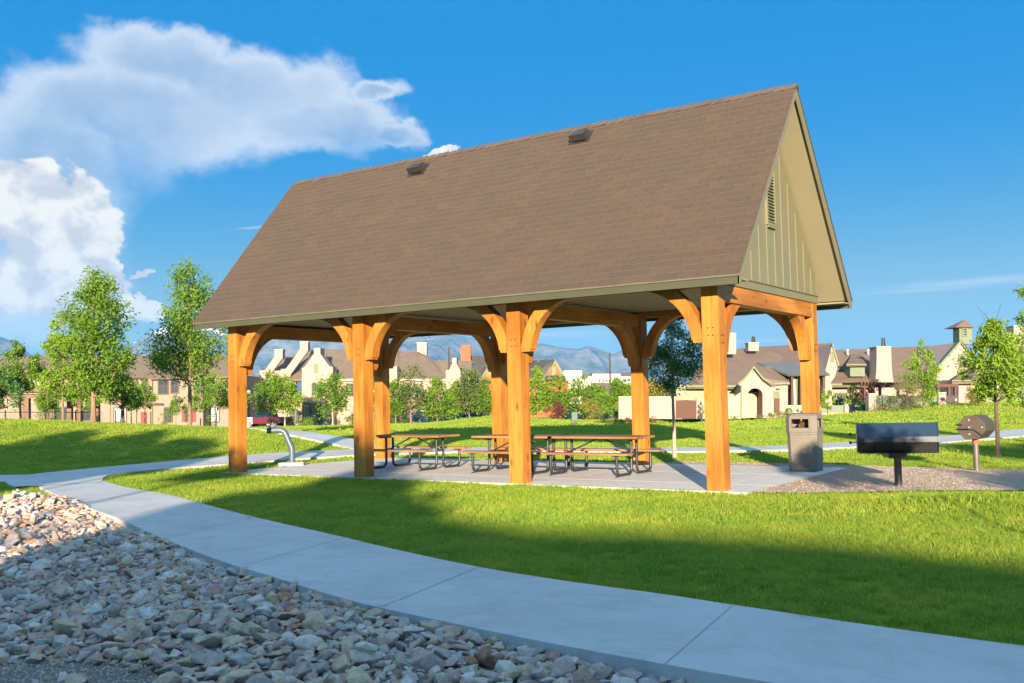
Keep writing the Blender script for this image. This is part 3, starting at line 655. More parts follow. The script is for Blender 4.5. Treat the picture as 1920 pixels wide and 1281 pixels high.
# roof vents: where the rays of the two vents meet the slope
def on_slope(px, py):
    r = ray(px, py); s = np.array([0, ym-yE, ZR-zE]); n_ = np.array([0, -s[2], s[1]]); E = np.array([0, yE, zE]); t = ((E-CAM)@n_)/(r@n_); return CAM+r*t
VB = M('vent_plastic', (.035, .030, .028), (.028, .024, .022), rough=.45)
for (px, py) in ((784, 322), (1089, 262)):
    q = on_slope(px, py); s = np.array([0, ym-yE, ZR-zE]); s /= np.linalg.norm(s); n_ = np.array([0, -s[2], s[1]])
    mb = MB(); 
    def Q(x, a, h): return q+np.array([x, 0, 0])+s*a+n_*h
    mb.ext([Q(-.23, -.14, .018), Q(.23, -.14, .018), Q(.23, .22, .018), Q(-.23, .22, .018)], n_*.012)
    v0 = mb.build('vent_flashing', VB, ROOT)
    mb = MB(); i0 = [Q(-.17, -.12, .07), Q(.17, -.12, .07), Q(.17, .19, .031), Q(-.17, .19, .031)]; i1 = [Q(-.165, -.10, .20), Q(.165, -.10, .20), Q(.14, .16, .12), Q(-.14, .16, .12)]
    mb.quad(*i1); mb.quad(*i0[::-1])
    for k in range(4): j = (k+1) % 4; mb.quad(i0[k], i0[j], i1[j], i1[k])
    mb.build('roof_vent', VB, ROOT, bevel=.01)
# ------------------------------------------------------------------ picnic tables
BLK = M('black_pipe', (.022, .026, .028), (.03, .034, .036), rough=.38)
def Xat(px, Y, py=886.):
    r = ray(px, py); t = (Y-CAM[1])/r[1]; return CAM[0]+r[0]*t
def bench_plank(mb, x0, x1, y0, y1, z0, z1, n, gap=.012):
    w = (y1-y0-gap*(n-1))/n
    for i in range(n): mb.box(x0, x1, y0+i*(w+gap), y0+i*(w+gap)+w, z0, z1)
def picnic(cx, cy_, dx, label):
    rt = empty('picnic_table', (cx, cy_, .008), label=label, cat='picnic table', group='picnic tables under the shelter')
    hl = .99
    mb = MB(); bench_plank(mb, -hl, hl, -.385, .385, .695, .738, 5); mb.build('table_top', TIMB, rt, bevel=.004)
    for s in (-1, 1):
        y0, y1 = (-.80, -.54) if s < 0 else (.54, .80)
        mb = MB(); bench_plank(mb, -hl, hl, y0, y1, .405, .445, 2); mb.build('bench_seat', TIMB, rt, bevel=.004)
    for fx in (-dx/2, dx/2):
        for s in (-1, 1):
            yo, yi, rb = s*.70, s*.115, .115
            pts = [(fx, yo, .385), (fx, yo, .03+rb)]
            for k in range(1, 7): t = k*math.pi/2/6; pts.append((fx, yo-s*(rb-rb*math.cos(t)), .03+rb-rb*math.sin(t)))
            for k in range(0, 7): t = k*math.pi/2/6; pts.append((fx, yi+s*(rb-rb*math.sin(t)), .03+rb-rb*math.cos(t)))
            pts.append((fx, yi, .68))
            mb = MB(); mb.tube(pts, .028, 10); 
            mb.box(fx-.05, fx+.05, yo-s*.02-.05, yo-s*.02+.05, -.003, .004) if False else None
            mb.tube([(fx, yo-s*.10, .02), (fx, yo-s*.02, .006), (fx, yo+s*.05, .004)], .014, 6)
            o = mb.build('leg', BLK, rt, smooth=True)
            mb = MB(); mb.box(fx-.03, fx+.03, s*.52, s*.81, .385, .402); mb.build('seat_bracket', BLK, rt)
        mb = MB(); mb.box(fx-.03, fx+.03, -.34, .34, .665, .692); mb.box(fx-.02, fx+.02, -.115, .115, .39, .43); mb.build('cross_bar', BLK, rt)
        mb = MB(); mb.tube([(fx, 0, .41), (fx*.12, 0, .675)], .016, 6); mb.build('brace_rod', BLK, rt, smooth=True)
    mb = MB(); mb.box(-.16, .16, -.03, .03, .668, .690); mb.build('centre_plate', BLK, rt)
    return rt
YT = 2.43; yo = YT-.70
xr0, xr1 = Xat(1033, yo), Xat(1157, yo); xm0 = Xat(887, yo); xl1 = Xat(787, yo)
dR = xr1-xr0; print('table', xr0, xr1, xm0, xl1, dR)
picnic((xr0+xr1)/2, YT, dR, 'picnic table at the right end of the patio, partly behind the third front post')
picnic(xm0+dR/2, YT, dR, 'middle picnic table, its left half showing between the second and third front posts')
picnic(xl1-dR/2, YT, dR, 'picnic table farthest to the left, just right of the second front post')
# ------------------------------------------------------------------ litter bin
BIN = M('bin_plastic', (.185, .16, .13), (.15, .13, .105), 3., .55, .08, 80.)
def octo(w, d, c): return [(-w/2+c, -d/2), (w/2-c, -d/2), (w/2, -d/2+c), (w/2, d/2-c), (w/2-c, d/2), (-w/2+c, d/2), (-w/2, d/2-c), (-w/2, -d/2+c)]
bx, by = -.09, 4.33
rt = empty('litter_bin', (bx, by, .008), .02, label='grey brown plastic litter bin with open window slots in its lid beside the corner post', cat='litter bin')
def loft(mb, rings):
    for a in range(len(rings)-1):
        A, B = rings[a], rings[a+1]; n = len(A[0])
        for k in range(n):
            j = (k+1) % n; mb.quad((*A[0][k], A[1]), (*A[0][j], A[1]), (*B[0][j], B[1]), (*B[0][k], B[1]))
mb = MB(); R1 = [(octo(.50, .50, .075), 0.), (octo(.54, .54, .08), .03), (octo(.57, .57, .085), .70), (octo(.585, .585, .09), .71), (octo(.585, .585, .09), .74)]
loft(mb, R1); mb.quad(*[(*p, .0) for p in R1[0][0][::-1]]); mb.quad(*[(*p, .74) for p in R1[-1][0]]); mb.build('bin_body', BIN, rt)
LZ0, LZ1, LZ2, LZ3 = .742, .83, 1.0, 1.06
lid = MB(); loft(lid, [(octo(.59, .59, .09), LZ0), (octo(.60, .60, .09), LZ0+.02), (octo(.60, .60, .09), LZ1)]); lid.quad(*[(*p, LZ0) for p in octo(.59, .59, .09)[::-1]]); lid.quad(*[(*p, LZ1) for p in octo(.60, .60, .09)])
loft(lid, [(octo(.60, .60, .09), LZ2), (octo(.585, .585, .10), LZ3), (octo(.53, .53, .12), LZ3+.035), (octo(.34, .34, .10), LZ3+.05)]); lid.quad(*[(*p, LZ3+.05) for p in octo(.34, .34, .10)]); lid.quad(*[(*p, LZ2) for p in octo(.60, .60, .09)[::-1]])
for sx in (-1, 1):
    for sy_ in (-1, 1):
        p = [(sx*.30, sy_*.205), (sx*.205, sy_*.30), (sx*.165, sy_*.30), (sx*.165, sy_*.27), (sx*.20, sy_*.27), (sx*.27, sy_*.20), (sx*.27, sy_*.165), (sx*.30, sy_*.165)]
        for k in range(8):
            j = (k+1) % 8; lid.quad((*p[k], LZ1), (*p[j], LZ1), (*p[j], LZ2), (*p[k], LZ2))
lid.build('bin_lid', BIN, rt)
mb = MB(); mb.tube([(-.12, .02, .84), (.02, .06, .92), (.12, .0, .9), (.16, .08, .84)], [.05, .09, .08, .04], 7); mb.build('trash_bag', M('bag', (.06, .03, .02), (.12, .07, .05), 14., .4), rt)
# ------------------------------------------------------------------ barbecue grills
BLUEB = M('grill_enamel_sky_tint', (.012, .032, .06), (.010, .026, .05), rough=.33, spec=.6)  # shiny black hood, with the sky's blue reflection put into its base colour
RUST = M('grill_weathered', (.115, .085, .06), (.075, .058, .045), 5., .55, .1, 50., metal=.35, c3=(.17, .12, .09))
RUSTC = M('rusty_collar', (.35, .13, .06), (.22, .09, .05), 20., .8)
BLKM = M('grill_black', (.012, .012, .012), rough=.6)
POSTM = M('grill_post', (.075, .065, .055), (.055, .048, .042), 4., .45, metal=.3)
# large grill
g1 = Gt(1685, 911); az = math.atan2(g1[0]-CAM[0], g1[1]-CAM[1])
rt = empty('barbecue_grill', g1, -az+R_(4), label='wide black barbecue grill with closed barrel hood on a post, nearest in the gravel', cat='barbecue grill', group='barbecue grills in the gravel bed')
mb = MB(); mb.cyl(0, 0, -.05, .50, .058, n=16); mb.build('post', POSTM, rt, smooth=True)
mb = MB(); mb.box(-.135, .135, -.1, .1, .44, .53); mb.build('bracket', POSTM, rt, bevel=.01)
HW = .585
oc = [(-.13, .53), (-.21, .535), (-.245, .70), (-.245, .80), (-.15, .995), (.13, 1.0), (.235, .86), (.235, .68), (.15, .53)]
mb = MB(); mb.mi = 0
hood = [(-.245, .70), (-.245, .79), (-.13, 1.0), (.13, 1.0), (.235, .86), (.235, .70)]
mb.ext([(-HW, y, z) for y, z in hood], (2*HW, 0, 0)); h = mb.build('hood', BLUEB, rt, bevel=.004)
mb = MB(); mb.box(-HW-.004, HW+.004, -.253, -.246, .715, .728); mb.build('hood_seam', BLUEB, h)
mb = MB(); pan = [(-.17, .53), (-.235, .697), (.23, .697), (.15, .53)]; mb.ext([(-HW+.01, y, z) for y, z in pan], (2*HW-.02, 0, 0)); pn = mb.build('fire_pan', BLKM, rt)
mb = MB(); mb.box(-HW+.01, HW-.01, -.245, -.17, .524, .529)
for k in range(46): x = -HW+.03+k*(2*HW-.06)/45; mb.tube([(x, -.178, .535), (x, -.240, .69)], .004, 4)
mb.build('grate', POSTM, rt)
for zz in (.835, .70):
    hb = MB(); hb.tube([(-HW+.02, -.11, zz), (-HW-.11, -.11, zz-.005)], .008, 6); hb.tube([(-HW-.10, -.11, zz-.005), (-HW-.14, -.11, zz-.005)], .022, 8); hb.build('handle', BLKM, rt)
for sx in (-1, 1):
    mb = MB(); mb.ext([(sx*(HW+.001), y*1.02, .53+(z-.53)*1.01) for y, z in [(-.13, .53), (-.245, .70), (-.245, .80), (-.13, 1.0), (.13, 1.0), (.235, .86), (.235, .68), (.15, .53)]], (sx*.02, 0, 0)); mb.build('end_plate', BLUEB, rt)
# small grill, end on
g2 = Gt(1830, 884); az = math.atan2(g2[0]-CAM[0], g2[1]-CAM[1])
rt = empty('barbecue_grill', g2, -az+R_(-14), label='weathered brown eight sided grill turned end on, on a rusty post behind the wide grill', cat='barbecue grill', group='barbecue grills in the gravel bed')
mb = MB(); mb.cyl(0, .06, -.05, .50, .052, n=14); mb.build('post', M('grill_post2', (.14, .125, .11), (.10, .09, .08), 4., .5, metal=.3), rt, smooth=True)
mb = MB(); mb.cyl(0, .06, .50, .585, .058, n=14); mb.build('collar', RUSTC, rt, smooth=True)
oc = [(-.235+.235-.235, .74), (-.235, .87), (-.10, 1.02), (.10, 1.02), (.235, .88), (.235, .74), (.115, .60), (-.115, .59)]
mb = MB(); mb.ext([(x, -.20, z) for x, z in oc], (0, .72, 0)); hd = mb.build('hood', RUST, rt, bevel=.005)
mb = MB()
for x, z in ((-.03, .945), (-.03, .815), (-.03, .69), (.19, .815)): mb.tube([(x, -.20, z), (x, -.215, z)], .012, 6)
mb.build('bolt', M('bright_bolt', (.6, .55, .5), rough=.4), hd)
mb = MB(); mb.tube([(-.27, -.215, .775), (.05, -.22, .77), (.20, -.22, .66)], .009, 6); mb.tube([(-.26, -.215, .86), (-.15, -.215, .86)], .014, 6)
for k in range(9): mb.tube([(-.25+k*.025, -.215, .765), (-.25+k*.025, -.235, .79)], .008, 4)
mb.build('handle', BLKM, rt)
# ------------------------------------------------------------------ drinking fountain
FT = M('fountain_paint_shaded', (.075, .11, .14), (.065, .10, .13), rough=.4)  # blue-grey pipe paint, darkened in place of the shade over the column
f0 = Gt(548, 873); d = uv(*f0[:2])[1]
rt = empty('drinking_fountain', f0, CAMROT*-1 if False else -math.atan2(F0[0], F0[1])*1., label='grey bent pipe drinking fountain with a small steel bowl beside the first front post', cat='drinking fountain')
sc = d/FPX
def fl_(px, py): return ((px-548)*sc, 0, (873-py)*sc)
mb = MB(); mb.box(-.30, .30, -.16, .16, -.02, .075); mb.build('base', CONC, rt, bevel=.01)
pts = [fl_(548, 870), fl_(548, 846), fl_(547.5, 841), fl_(545, 835), fl_(537, 816), fl_(534, 810.5), fl_(530, 807.5), fl_(524, 806.5), fl_(502, 807.5)]
mb = MB(); mb.tube(pts, .072, 14); mb.build('pipe', FT, rt, smooth=True)
mb = MB(); c0 = fl_(511, 799.5); mb.tube([(c0[0], 0, c0[2]-.03), (c0[0], 0, c0[2]+.0), (c0[0], 0, c0[2]+.025)], [.06, .12, .15], 18); b0 = mb.build('bowl', M('steel', (.42, .43, .42), rough=.4), rt, smooth=True)
mb = MB(); mb.tube([(c0[0], 0, c0[2]+.02), (c0[0], 0, c0[2]+.075), (c0[0]+.02, 0, c0[2]+.09)], .008, 6); mb.build('spout', M('steel', (.42, .43, .42), rough=.4), b0)
# ------------------------------------------------------------------ mountains
HAZE = 1.2e-4
prof = [(-700, 640), (-300, 605), (-60, 610), (0, 630), (25, 637), (60, 664), (110, 657), (180, 650), (249, 641), (285, 621), (340, 602), (400, 612), (450, 626), (500, 618), (545, 612), (600, 622), (680, 618), (755, 631), (830, 626), (880, 632), (920, 640), (975, 646), (1016, 641), (1060, 650), (1085, 652), (1103, 646), (1122, 652), (1148, 664), (1175, 655), (1190, 652), (1230, 662), (1270, 674), (1320, 690), (1370, 706), (1450, 722), (1700, 730), (2600, 734)]

def azel_(px, py):
    r = ray(px, py); r = r/np.linalg.norm(r); return math.atan2(r@R0, r@F0), math.asin(r[2])
paz = [azel_(*p) for p in prof]; A_ = [p[0] for p in paz]; E_ = [p[1] for p in paz]
NAZ, NR = 560, 120
az_ = np.linspace(A_[0], A_[-1], NAZ); rr_ = np.linspace(3300, 5600, NR)
V = []
def ridged(x, y, z, o=6):
    s, a, f, w = 0, .5, 1., 1.
    for _ in range(o):
        n = 1-abs(noise.noise(Vector((x*f, y*f, z+f)))*1.9); n = n*n*w; w = min(1, max(0, n*1.6)); s += n*a; a *= .52; f *= 2.1
    return s
for j in range(NR):
    r0 = rr_[j]; t = (r0-3300)/(5000-3300)
    env = math.sin(min(1, t)*math.pi/2)**1.25 if t <= 1 else max(0, 1-((t-1)*1.9))**1.2
    for i in range(NAZ):
        el_ = np.interp(az_[i], A_, E_); h = math.tan(el_)*5000
        x, y = r0*math.sin(az_[i]), r0*math.cos(az_[i]); q = ridged(x/620, y/620, 3.3)
        k = min(1., max(0., (h-20)/120))
        z = h*env*(1-.55*k*(1-min(1, t)**3))+k*(q-.55)*150*(1-.90*math.exp(-((t-1)/.09)**2))*min(1, t*2.2)
        w_ = CAM[:2]+x*R0[:2]+y*F0[:2]; V.append((w_[0], w_[1], 1.55+z*1. if z > -20 else -18.))
F = [(j*NAZ+i, j*NAZ+i+1, (j+1)*NAZ+i+1, (j+1)*NAZ+i) for j in range(NR-1) for i in range(NAZ-1)]
me = bpy.data.meshes.new('mountains'); me.from_pydata(V, [], F); me.polygons.foreach_set('use_smooth', [True]*len(F))
m, nt, b = base_mat('mountain_rock'); L = nt.links; b.inputs['Roughness'].default_value = 1.; b.inputs['Specular IOR Level'].default_value = 0.
tc = nd(nt, 'ShaderNodeTexCoord'); n1 = nd(nt, 'ShaderNodeTexNoise', Scale=.012, Detail=9., Roughness=.7); L.new(tc.outputs['Object'], n1.inputs['Vector'])
cr = nd(nt, 'ShaderNodeValToRGB'); e = cr.color_ramp.elements; e[0].position = .4; e[1].position = .62; e[0].color = (.05, .07, .06, 1); e[1].color = (.20, .17, .15, 1); L.new(n1.outputs['Fac'], cr.inputs[0])
sp = nd(nt, 'ShaderNodeSeparateXYZ'); L.new(tc.outputs['Object'], sp.inputs[0])
geo = nd(nt, 'ShaderNodeNewGeometry'); sn = nd(nt, 'ShaderNodeSeparateXYZ'); L.new(geo.outputs['Normal'], sn.inputs[0])
mp = nd(nt, 'ShaderNodeMapping'); mp.inputs['Scale'].default_value = (.016, .016, .010); L.new(tc.outputs['Object'], mp.inputs[0]); n2 = nd(nt, 'ShaderNodeTexNoise', Scale=1., Detail=8., Roughness=.72); L.new(mp.outputs[0], n2.inputs['Vector'])
h1 = nd(nt, 'ShaderNodeMapRange'); h1.inputs[1].default_value = 200; h1.inputs[2].default_value = 480; L.new(sp.outputs[2], h1.inputs[0])
ad = nd(nt, 'ShaderNodeMath', operation='ADD'); L.new(h1.outputs[0], ad.inputs[0]); L.new(n2.outputs['Fac'], ad.inputs[1])
s2 = nd(nt, 'ShaderNodeMapRange'); s2.inputs[1].default_value = .96; s2.inputs[2].default_value = 1.05; L.new(ad.outputs[0], s2.inputs[0])
mx = nd(nt, 'ShaderNodeMix', data_type='RGBA'); L.new(s2.outputs[0], mx.inputs[0]); L.new(cr.outputs[0], mx.inputs[6]); mx.inputs[7].default_value = (.8, .8, .82, 1); L.new(mx.outputs[2], b.inputs['Base Color'])
me.materials.append(m); o = bpy.data.objects.new('mountains', me); C.objects.link(o); tag(o, kind='structure')
if True:
    mb = MB(); mb.box(-6500, 6500, -6500, 6500, -22, 400); m = bpy.data.materials.new('haze'); m.use_nodes = True; nt = m.node_tree; nt.nodes.clear()
    pv = nd(nt, 'ShaderNodeVolumePrincipled'); pv.inputs['Color'].default_value = (.14, .48, .92, 1); pv.inputs['Density'].default_value = HAZE; pv.inputs['Anisotropy'].default_value = 0.
    ot = nd(nt, 'ShaderNodeOutputMaterial'); nt.links.new(pv.outputs[0], ot.inputs['Volume'])
    tag(mb.build('haze', m), 'pale blue haze in the air in front of the mountains', 'haze', kind='stuff')
# ------------------------------------------------------------------ buildings
STUC = M('cream_stucco', (.41, .285, .23), (.38, .262, .21), 2., .9, .1, 25.)
STUC2 = M('tan_stucco', (.27, .205, .16), (.24, .18, .14), 2., .9, .1, 25.)
RF1 = M('brown_roof', (.185, .125, .088), (.145, .098, .07), 1.4, .95, .3, 14., detail=9., c3=(.25, .16, .105))
RF2 = M('grey_brown_roof', (.18, .13, .09), (.135, .10, .072), 1.4, .95, .3, 14., detail=9.)
RF3 = M('dark_roof', (.075, .068, .058), (.055, .05, .045), 1.4, .9, .2, 14.)
RMET = M('metal_roof', (.16, .165, .14), (.13, .135, .115), 2., .5)
GRN = M('green_trim', (.16, .19, .09), (.14, .165, .08), 3., .7)
GRNP = M('green_panel', (.15, .185, .115), (.125, .16, .10), 3., .7)
GLS = M('window_glass', (.05, .06, .06), (.03, .035, .04), 1., .08, spec=.8)
BLIND = M('white_blind', (.42, .48, .46), (.36, .41, .40), 3., .5)
WHT = M('white_trim', (.50, .45, .38), rough=.7)
BRN = M('brown_stain', (.095, .036, .020), (.07, .027, .015), 4., .7, .15, 30., stretch=(1, 1, 8))
RED = M('red_paint', (.20, .015, .012), rough=.6); ORG = M('orange_stucco', (.42, .11, .05), (.38, .095, .042), 2., .9)
DKM = M('dark_metal', (.018, .018, .018), rough=.5); PIPEB = M('pergola_brown', (.20, .11, .075), (.15, .085, .06), 4., .8)
class HF:
    def __init__(s, name, px, py, d, label, cat, group=None):
        s.d = d; w = P(px, py, d); s.u0, s.v0 = uv(w[0], w[1]); s.z0 = w[2]; s.rt = empty(name, w, CAMROT, label, cat, group)
    def p(s, px, py, dd=0.):
        w = P(px, py, s.d+dd); u, v = uv(w[0], w[1]); return np.array([u-s.u0, v-s.v0, w[2]-s.z0])
    def face(s, name, poly, dd, th, mat, parent=None, bevel=0):
        mb = MB(); mb.ext([s.p(x, y, dd) for x, y in poly], (0, th, 0)); return mb.build(name, mat, parent or s.rt, bevel=bevel)
    def bx(s, name, x0, y0, x1, y1, dd, th, mat, parent=None): return s.face(name, [(x0, y0), (x1, y0), (x1, y1), (x0, y1)], dd, th, mat, parent)
    def roof(s, poly3, mat, name='roof', th=.22, parent=None):   # (px,py,dd) polygon, sheet thickened downward
        mb = MB(); mb.ext([s.p(*q) for q in poly3], (0, 0, -th)); return mb.build(name, mat, parent or s.rt)
    def win(s, x0, y0, x1, y1, dd, fm=None, gm=None, nx=2, ny=2, proud=.08):
        fm = fm or GRN; gm = gm or GLS; a, b = s.p(x0, y0, dd), s.p(x1, y1, dd); t = .07*s.d/80+.03
        mb = MB(); y = a[1]
        for (p0, p1, q0, q1) in ((a[0]-t, a[0], b[2]-t, a[2]+t), (b[0], b[0]+t, b[2]-t, a[2]+t), (a[0], b[0], a[2], a[2]+t), (a[0], b[0], b[2]-t, b[2])): mb.box(p0, p1, y-proud, y-.004, q0, q1)
        for k in range(1, nx): x = a[0]+(b[0]-a[0])*k/nx; mb.box(x-.022, x+.022, y-proud*.7, y-.012, b[2], a[2])
        for k in range(1, ny): z = b[2]+(a[2]-b[2])*k/ny; mb.box(a[0], b[0], y-proud*.69, y-.013, z-.022, z+.022)
        f = mb.build('window', fm, s.rt); mb = MB(); mb.box(a[0], b[0], y-.03, y-.006, b[2], a[2]); mb.build('pane', gm, f); return f
# house A far left
h = HF('house', 150, 800, 105, 'long tan two storey house with grey brown roof behind the left trees', 'house')
h.bx('wall', -60, 704, 452, 806, 0, 9, STUC2)
h.roof([(-70, 707, -.6), (460, 705, -.6), (452, 668, 4.5), (-60, 668, 4.5)], RF2); h.roof([(-60, 668, 4.51), (452, 668, 4.51), (460, 705, 9.8), (-70, 707, 9.8)], RF2)
h.bx('wing_wall', 284, 706, 381, 806, -2.2, 2.19, STUC2); h.roof([(277, 708, -2.8), (388, 706, -2.8), (372, 676, 1.4), (290, 676, 1.4)], RF2, 'wing_roof'); h.bx('eave_board', 277, 706, 388, 709, -2.9, .09, M('brown_trim', (.12, .08, .06), rough=.8))
TRB = M('brown_trim')if 0 else MATS['brown_trim']
h.win(298, 711, 315, 738, -2.2, TRB, GLS, 2, 2); h.win(53, 709, 76, 731, 0, TRB, BLIND, 1, 1); h.win(39, 709, 48, 731, 0, TRB, BLIND, 1, 1); h.win(268, 714, 276, 734, 0, TRB)
h.bx('shutter', 341, 764, 348, 791, -2.28, .07, RED); h.bx('shutter', 360, 764, 367, 791, -2.28, .07, RED); h.win(349, 765, 359, 790, -2.2, TRB)
h.bx('door', 264, 773, 275, 800, -.1, .09, RED); h.bx('doorway', 281.5, 772, 283.5, 800, -.1, .09, GLS); h.win(150, 765, 172, 787, 0, TRB); h.win(100, 765, 130, 787, 0, TRB)
h.win(322, 712, 334, 736, -2.2, TRB, GLS, 2, 2); h.win(395, 712, 408, 736, 0, TRB, GLS, 2, 2); h.win(232, 713, 246, 735, 0, TRB, GLS, 2, 2); h.win(395, 765, 410, 790, 0, TRB, BLIND, 2, 2); h.win(309, 766, 322, 790, -2.2, TRB, GLS, 2, 2); h.win(215, 766, 236, 790, 0, TRB, BLIND, 2, 1)
for x_, dd_ in ((285, -2.3), (380, -2.3), (255, -.1), (430, -.1)): h.bx('downspout', x_, 708, x_+1.4, 802, dd_, .09, TRB)
h.bx('gutter', -60, 705.5, 277, 708, -.75, .14, TRB); h.bx('band', -60, 752, 284, 754.5, -.06, .05, STUC)
h.roof([(262, 757, -2.5), (306, 757, -2.5), (300, 750, 0), (266, 750, 0)], RF3, 'porch_roof', .15)
# low porch building left of the townhouse
h = HF('house', 476, 800, 118, 'low green sided house with a porch, just right of the first front post', 'house')
h.bx('wall', 440, 757, 500, 800, 0, 6, M('light_green_siding', (.36, .38, .24), (.32, .34, .21), 2., .8)); h.roof([(436, 758, -1.2), (505, 758, -1.2), (500, 737, 3), (441, 737, 3)], RF2)
h.bx('porch_post', 479, 761, 481.5, 796, -1.1, .2, GRN); h.win(484, 766, 490, 788, 0)
# townhouse B
h = HF('townhouse', 600, 800, 110, 'cream stucco townhouse row with stepped gables and square chimneys', 'townhouse')
h.bx('wall', 500, 742, 900, 805, 2, 9, STUC); 
h.bx('wall', 487, 695, 536, 805, 4.6, 6, STUC); h.roof([(488, 717, 4.2), (535, 717, 4.2), (556, 672, 10), (527, 672, 10)], RF2)
def parapet(h, pts, dd, th): h.face('gable_parapet', pts, dd, th, STUC)
h.face('gable_parapet', [(487, 694.5), (497, 694.5), (513, 671), (530, 671), (499, 713), (499, 742), (487, 742)], 4.3, .5, STUC)
c_ = h.bx('chimney', 514.5, 656, 529.8, 673, 4.2, 1.2, STUC); h.bx('cap', 514, 655, 530.3, 657, 4.1, 1.4, WHT, c_)
h.roof([(500, 713, 4.6), (566, 712, 4.6), (570, 657, 11), (530, 672, 9)], RF2)
h.face('gable_parapet', [(526.5, 692), (536, 692), (561, 657), (578, 657), (545, 702), (541, 742), (527, 742)], 3.2, .5, STUC)
c_ = h.bx('chimney', 562.4, 641.5, 577.3, 658, 3.1, 1.2, STUC); h.bx('cap', 562, 640.6, 577.8, 642.5, 3., 1.4, WHT, c_)
h.roof([(541, 710, 3.4), (585, 712, 3.4), (598, 657, 8.5), (576, 657, 8.5)], RF2)
h.face('gable_wall', [(566, 690), (571.5, 689), (588.5, 664), (588.5, 652.5), (600.5, 652.5), (600.5, 664), (618, 687.5), (624, 688), (624, 806), (566, 806)], 0, 2.5, STUC)
h.roof([(600, 664, 2.4), (623, 690, 2.4), (629, 688, 7), (604, 662, 7)], RF2, 'dormer_roof'); h.roof([(588, 664, 2.4), (567, 692, 2.4), (560, 692, 6), (584, 664, 6)], RF2, 'dormer_roof')
h.win(591, 684.5, 594, 698, 0, GRN, GRN, 1, 1); h.win(585.5, 719, 593, 740, 0, GRN, GLS, 2, 4); h.win(598, 719, 604, 740, 0, GRN, GLS, 2, 4)
h.roof([(604, 712, 1.6), (747, 711, 1.6), (747, 655, 8), (601, 655, 8)], RF2); h.roof([(747, 711, 1.6), (838, 711, 1.6), (815, 677, 6.4), (788, 660, 8), (747, 659, 8)], RF2)
h.bx('eave_board', 604, 710.5, 840, 714, 1.45, .3, WHT); h.bx('wall', 624, 713, 840, 806, 1.8, 7, STUC)
c_ = h.face('chimney', [(782, 643), (800, 643), (800, 666), (790, 663), (782, 659)], 7.2, 1.3, STUC); h.bx('cap', 781.4, 642, 800.6, 644, 7.1, 1.5, WHT, c_)
h.roof([(816, 712, 6.1), (884, 712, 6.1), (884, 676, 10), (815, 676, 10)], RF2)
h.face('gable_wall', [(836, 694), (842, 694), (848, 682), (848, 671), (856, 671), (856, 682), (864, 697), (864, 806), (836, 806)], .6, 3, STUC)
h.face('gable_wall', [(733, 687), (744.5, 687), (744.5, 806), (690, 806), (690, 687), (705, 670), (722, 670)], .5, 2.5, STUC)
h.win(650, 720, 664, 742, 1.8, GRN, GLS, 2, 4); h.win(705, 722, 720, 744, .5, GRN, GLS, 2, 4); h.win(755, 722, 768, 742, 1.8, GRN, GLS, 2, 4)
# skylight, vent pipe
h.face('skylight', [(604, 665), (612, 664), (611, 668), (606, 668.5)], 6.4, .1, DKM)
h.roof([(566, 755, -3.2), (610, 755, -3.2), (606, 745, -.0), (570, 745, -.0)], RF2, 'porch_roof', .2); h.bx('porch_beam', 566, 756, 610, 760, -3.1, .3, GRN)
for x in (567, 572, 586, 590, 606): h.bx('porch_post', x, 760, x+2.5, 800, -3.0, .25, GRN)
h.win(556, 770, 561, 792, 4.5 if 0 else 2, GRN); h.bx('door', 578, 766, 584, 800, -.12, .1, GRNP); h.win(597, 766, 603, 790, 0); h.win(545, 768, 553, 790, 2)
# orange gabled house
h = HF('house', 950, 790, 128, 'house with dark roof, orange gables and tall orange chimneys', 'house')
h.bx('wall', 870, 712, 1066, 800, 1, 8, ORG)
h.roof([(868, 716, .3), (912, 716, .3), (930, 667, 5), (880, 667, 5)], RF3); h.roof([(900, 707, .2), (917, 681, .2), (930, 667, 5), (900, 690, 5)], RF3)
h.face('gable_wall', [(902, 716), (926, 672), (952, 716)], .5, .6, ORG); h.face('gable_trim', [(898, 714), (926, 666), (956, 716), (951, 716), (926, 673), (903, 714)], .3, .19, GRN); h.win(914, 688, 918, 704, .5, GRN, GRNP, 1, 1)
h.roof([(985, 714, .3), (1017, 714, .3), (1040, 674, .3), (993, 676, 5)], RF3); h.roof([(993, 676, 5.01), (1040, 674, .31), (1066, 716, .3), (1040, 716, 8)], RF3)
h.face('gable_wall', [(1022, 712), (1040, 679), (1060, 712)], .5, .6, ORG); h.face('gable_trim', [(1015, 714), (1040, 673), (1067, 716), (1062, 716), (1040, 681), (1020, 713)], .3, .19, GRN); h.win(1037, 690, 1040.5, 702, .5, GRN, GRNP, 1, 1)
h.roof([(1020, 709, -.6), (1060, 709, -.6), (1056, 704, .5), (1024, 704, .5)], RF3, 'canopy', .15)
h.bx('chimney', 864, 647.5, 882.5, 679, 3, 1.8, ORG); h.bx('chimney', 987, 647.5, 997.5, 680, 3, 1.8, ORG)
for x in (883, 1008, 1022): h.bx('roof_vent', x, 676 if x > 900 else 679, x+3, 679 if x > 900 else 682, 2.5, .6, DKM)
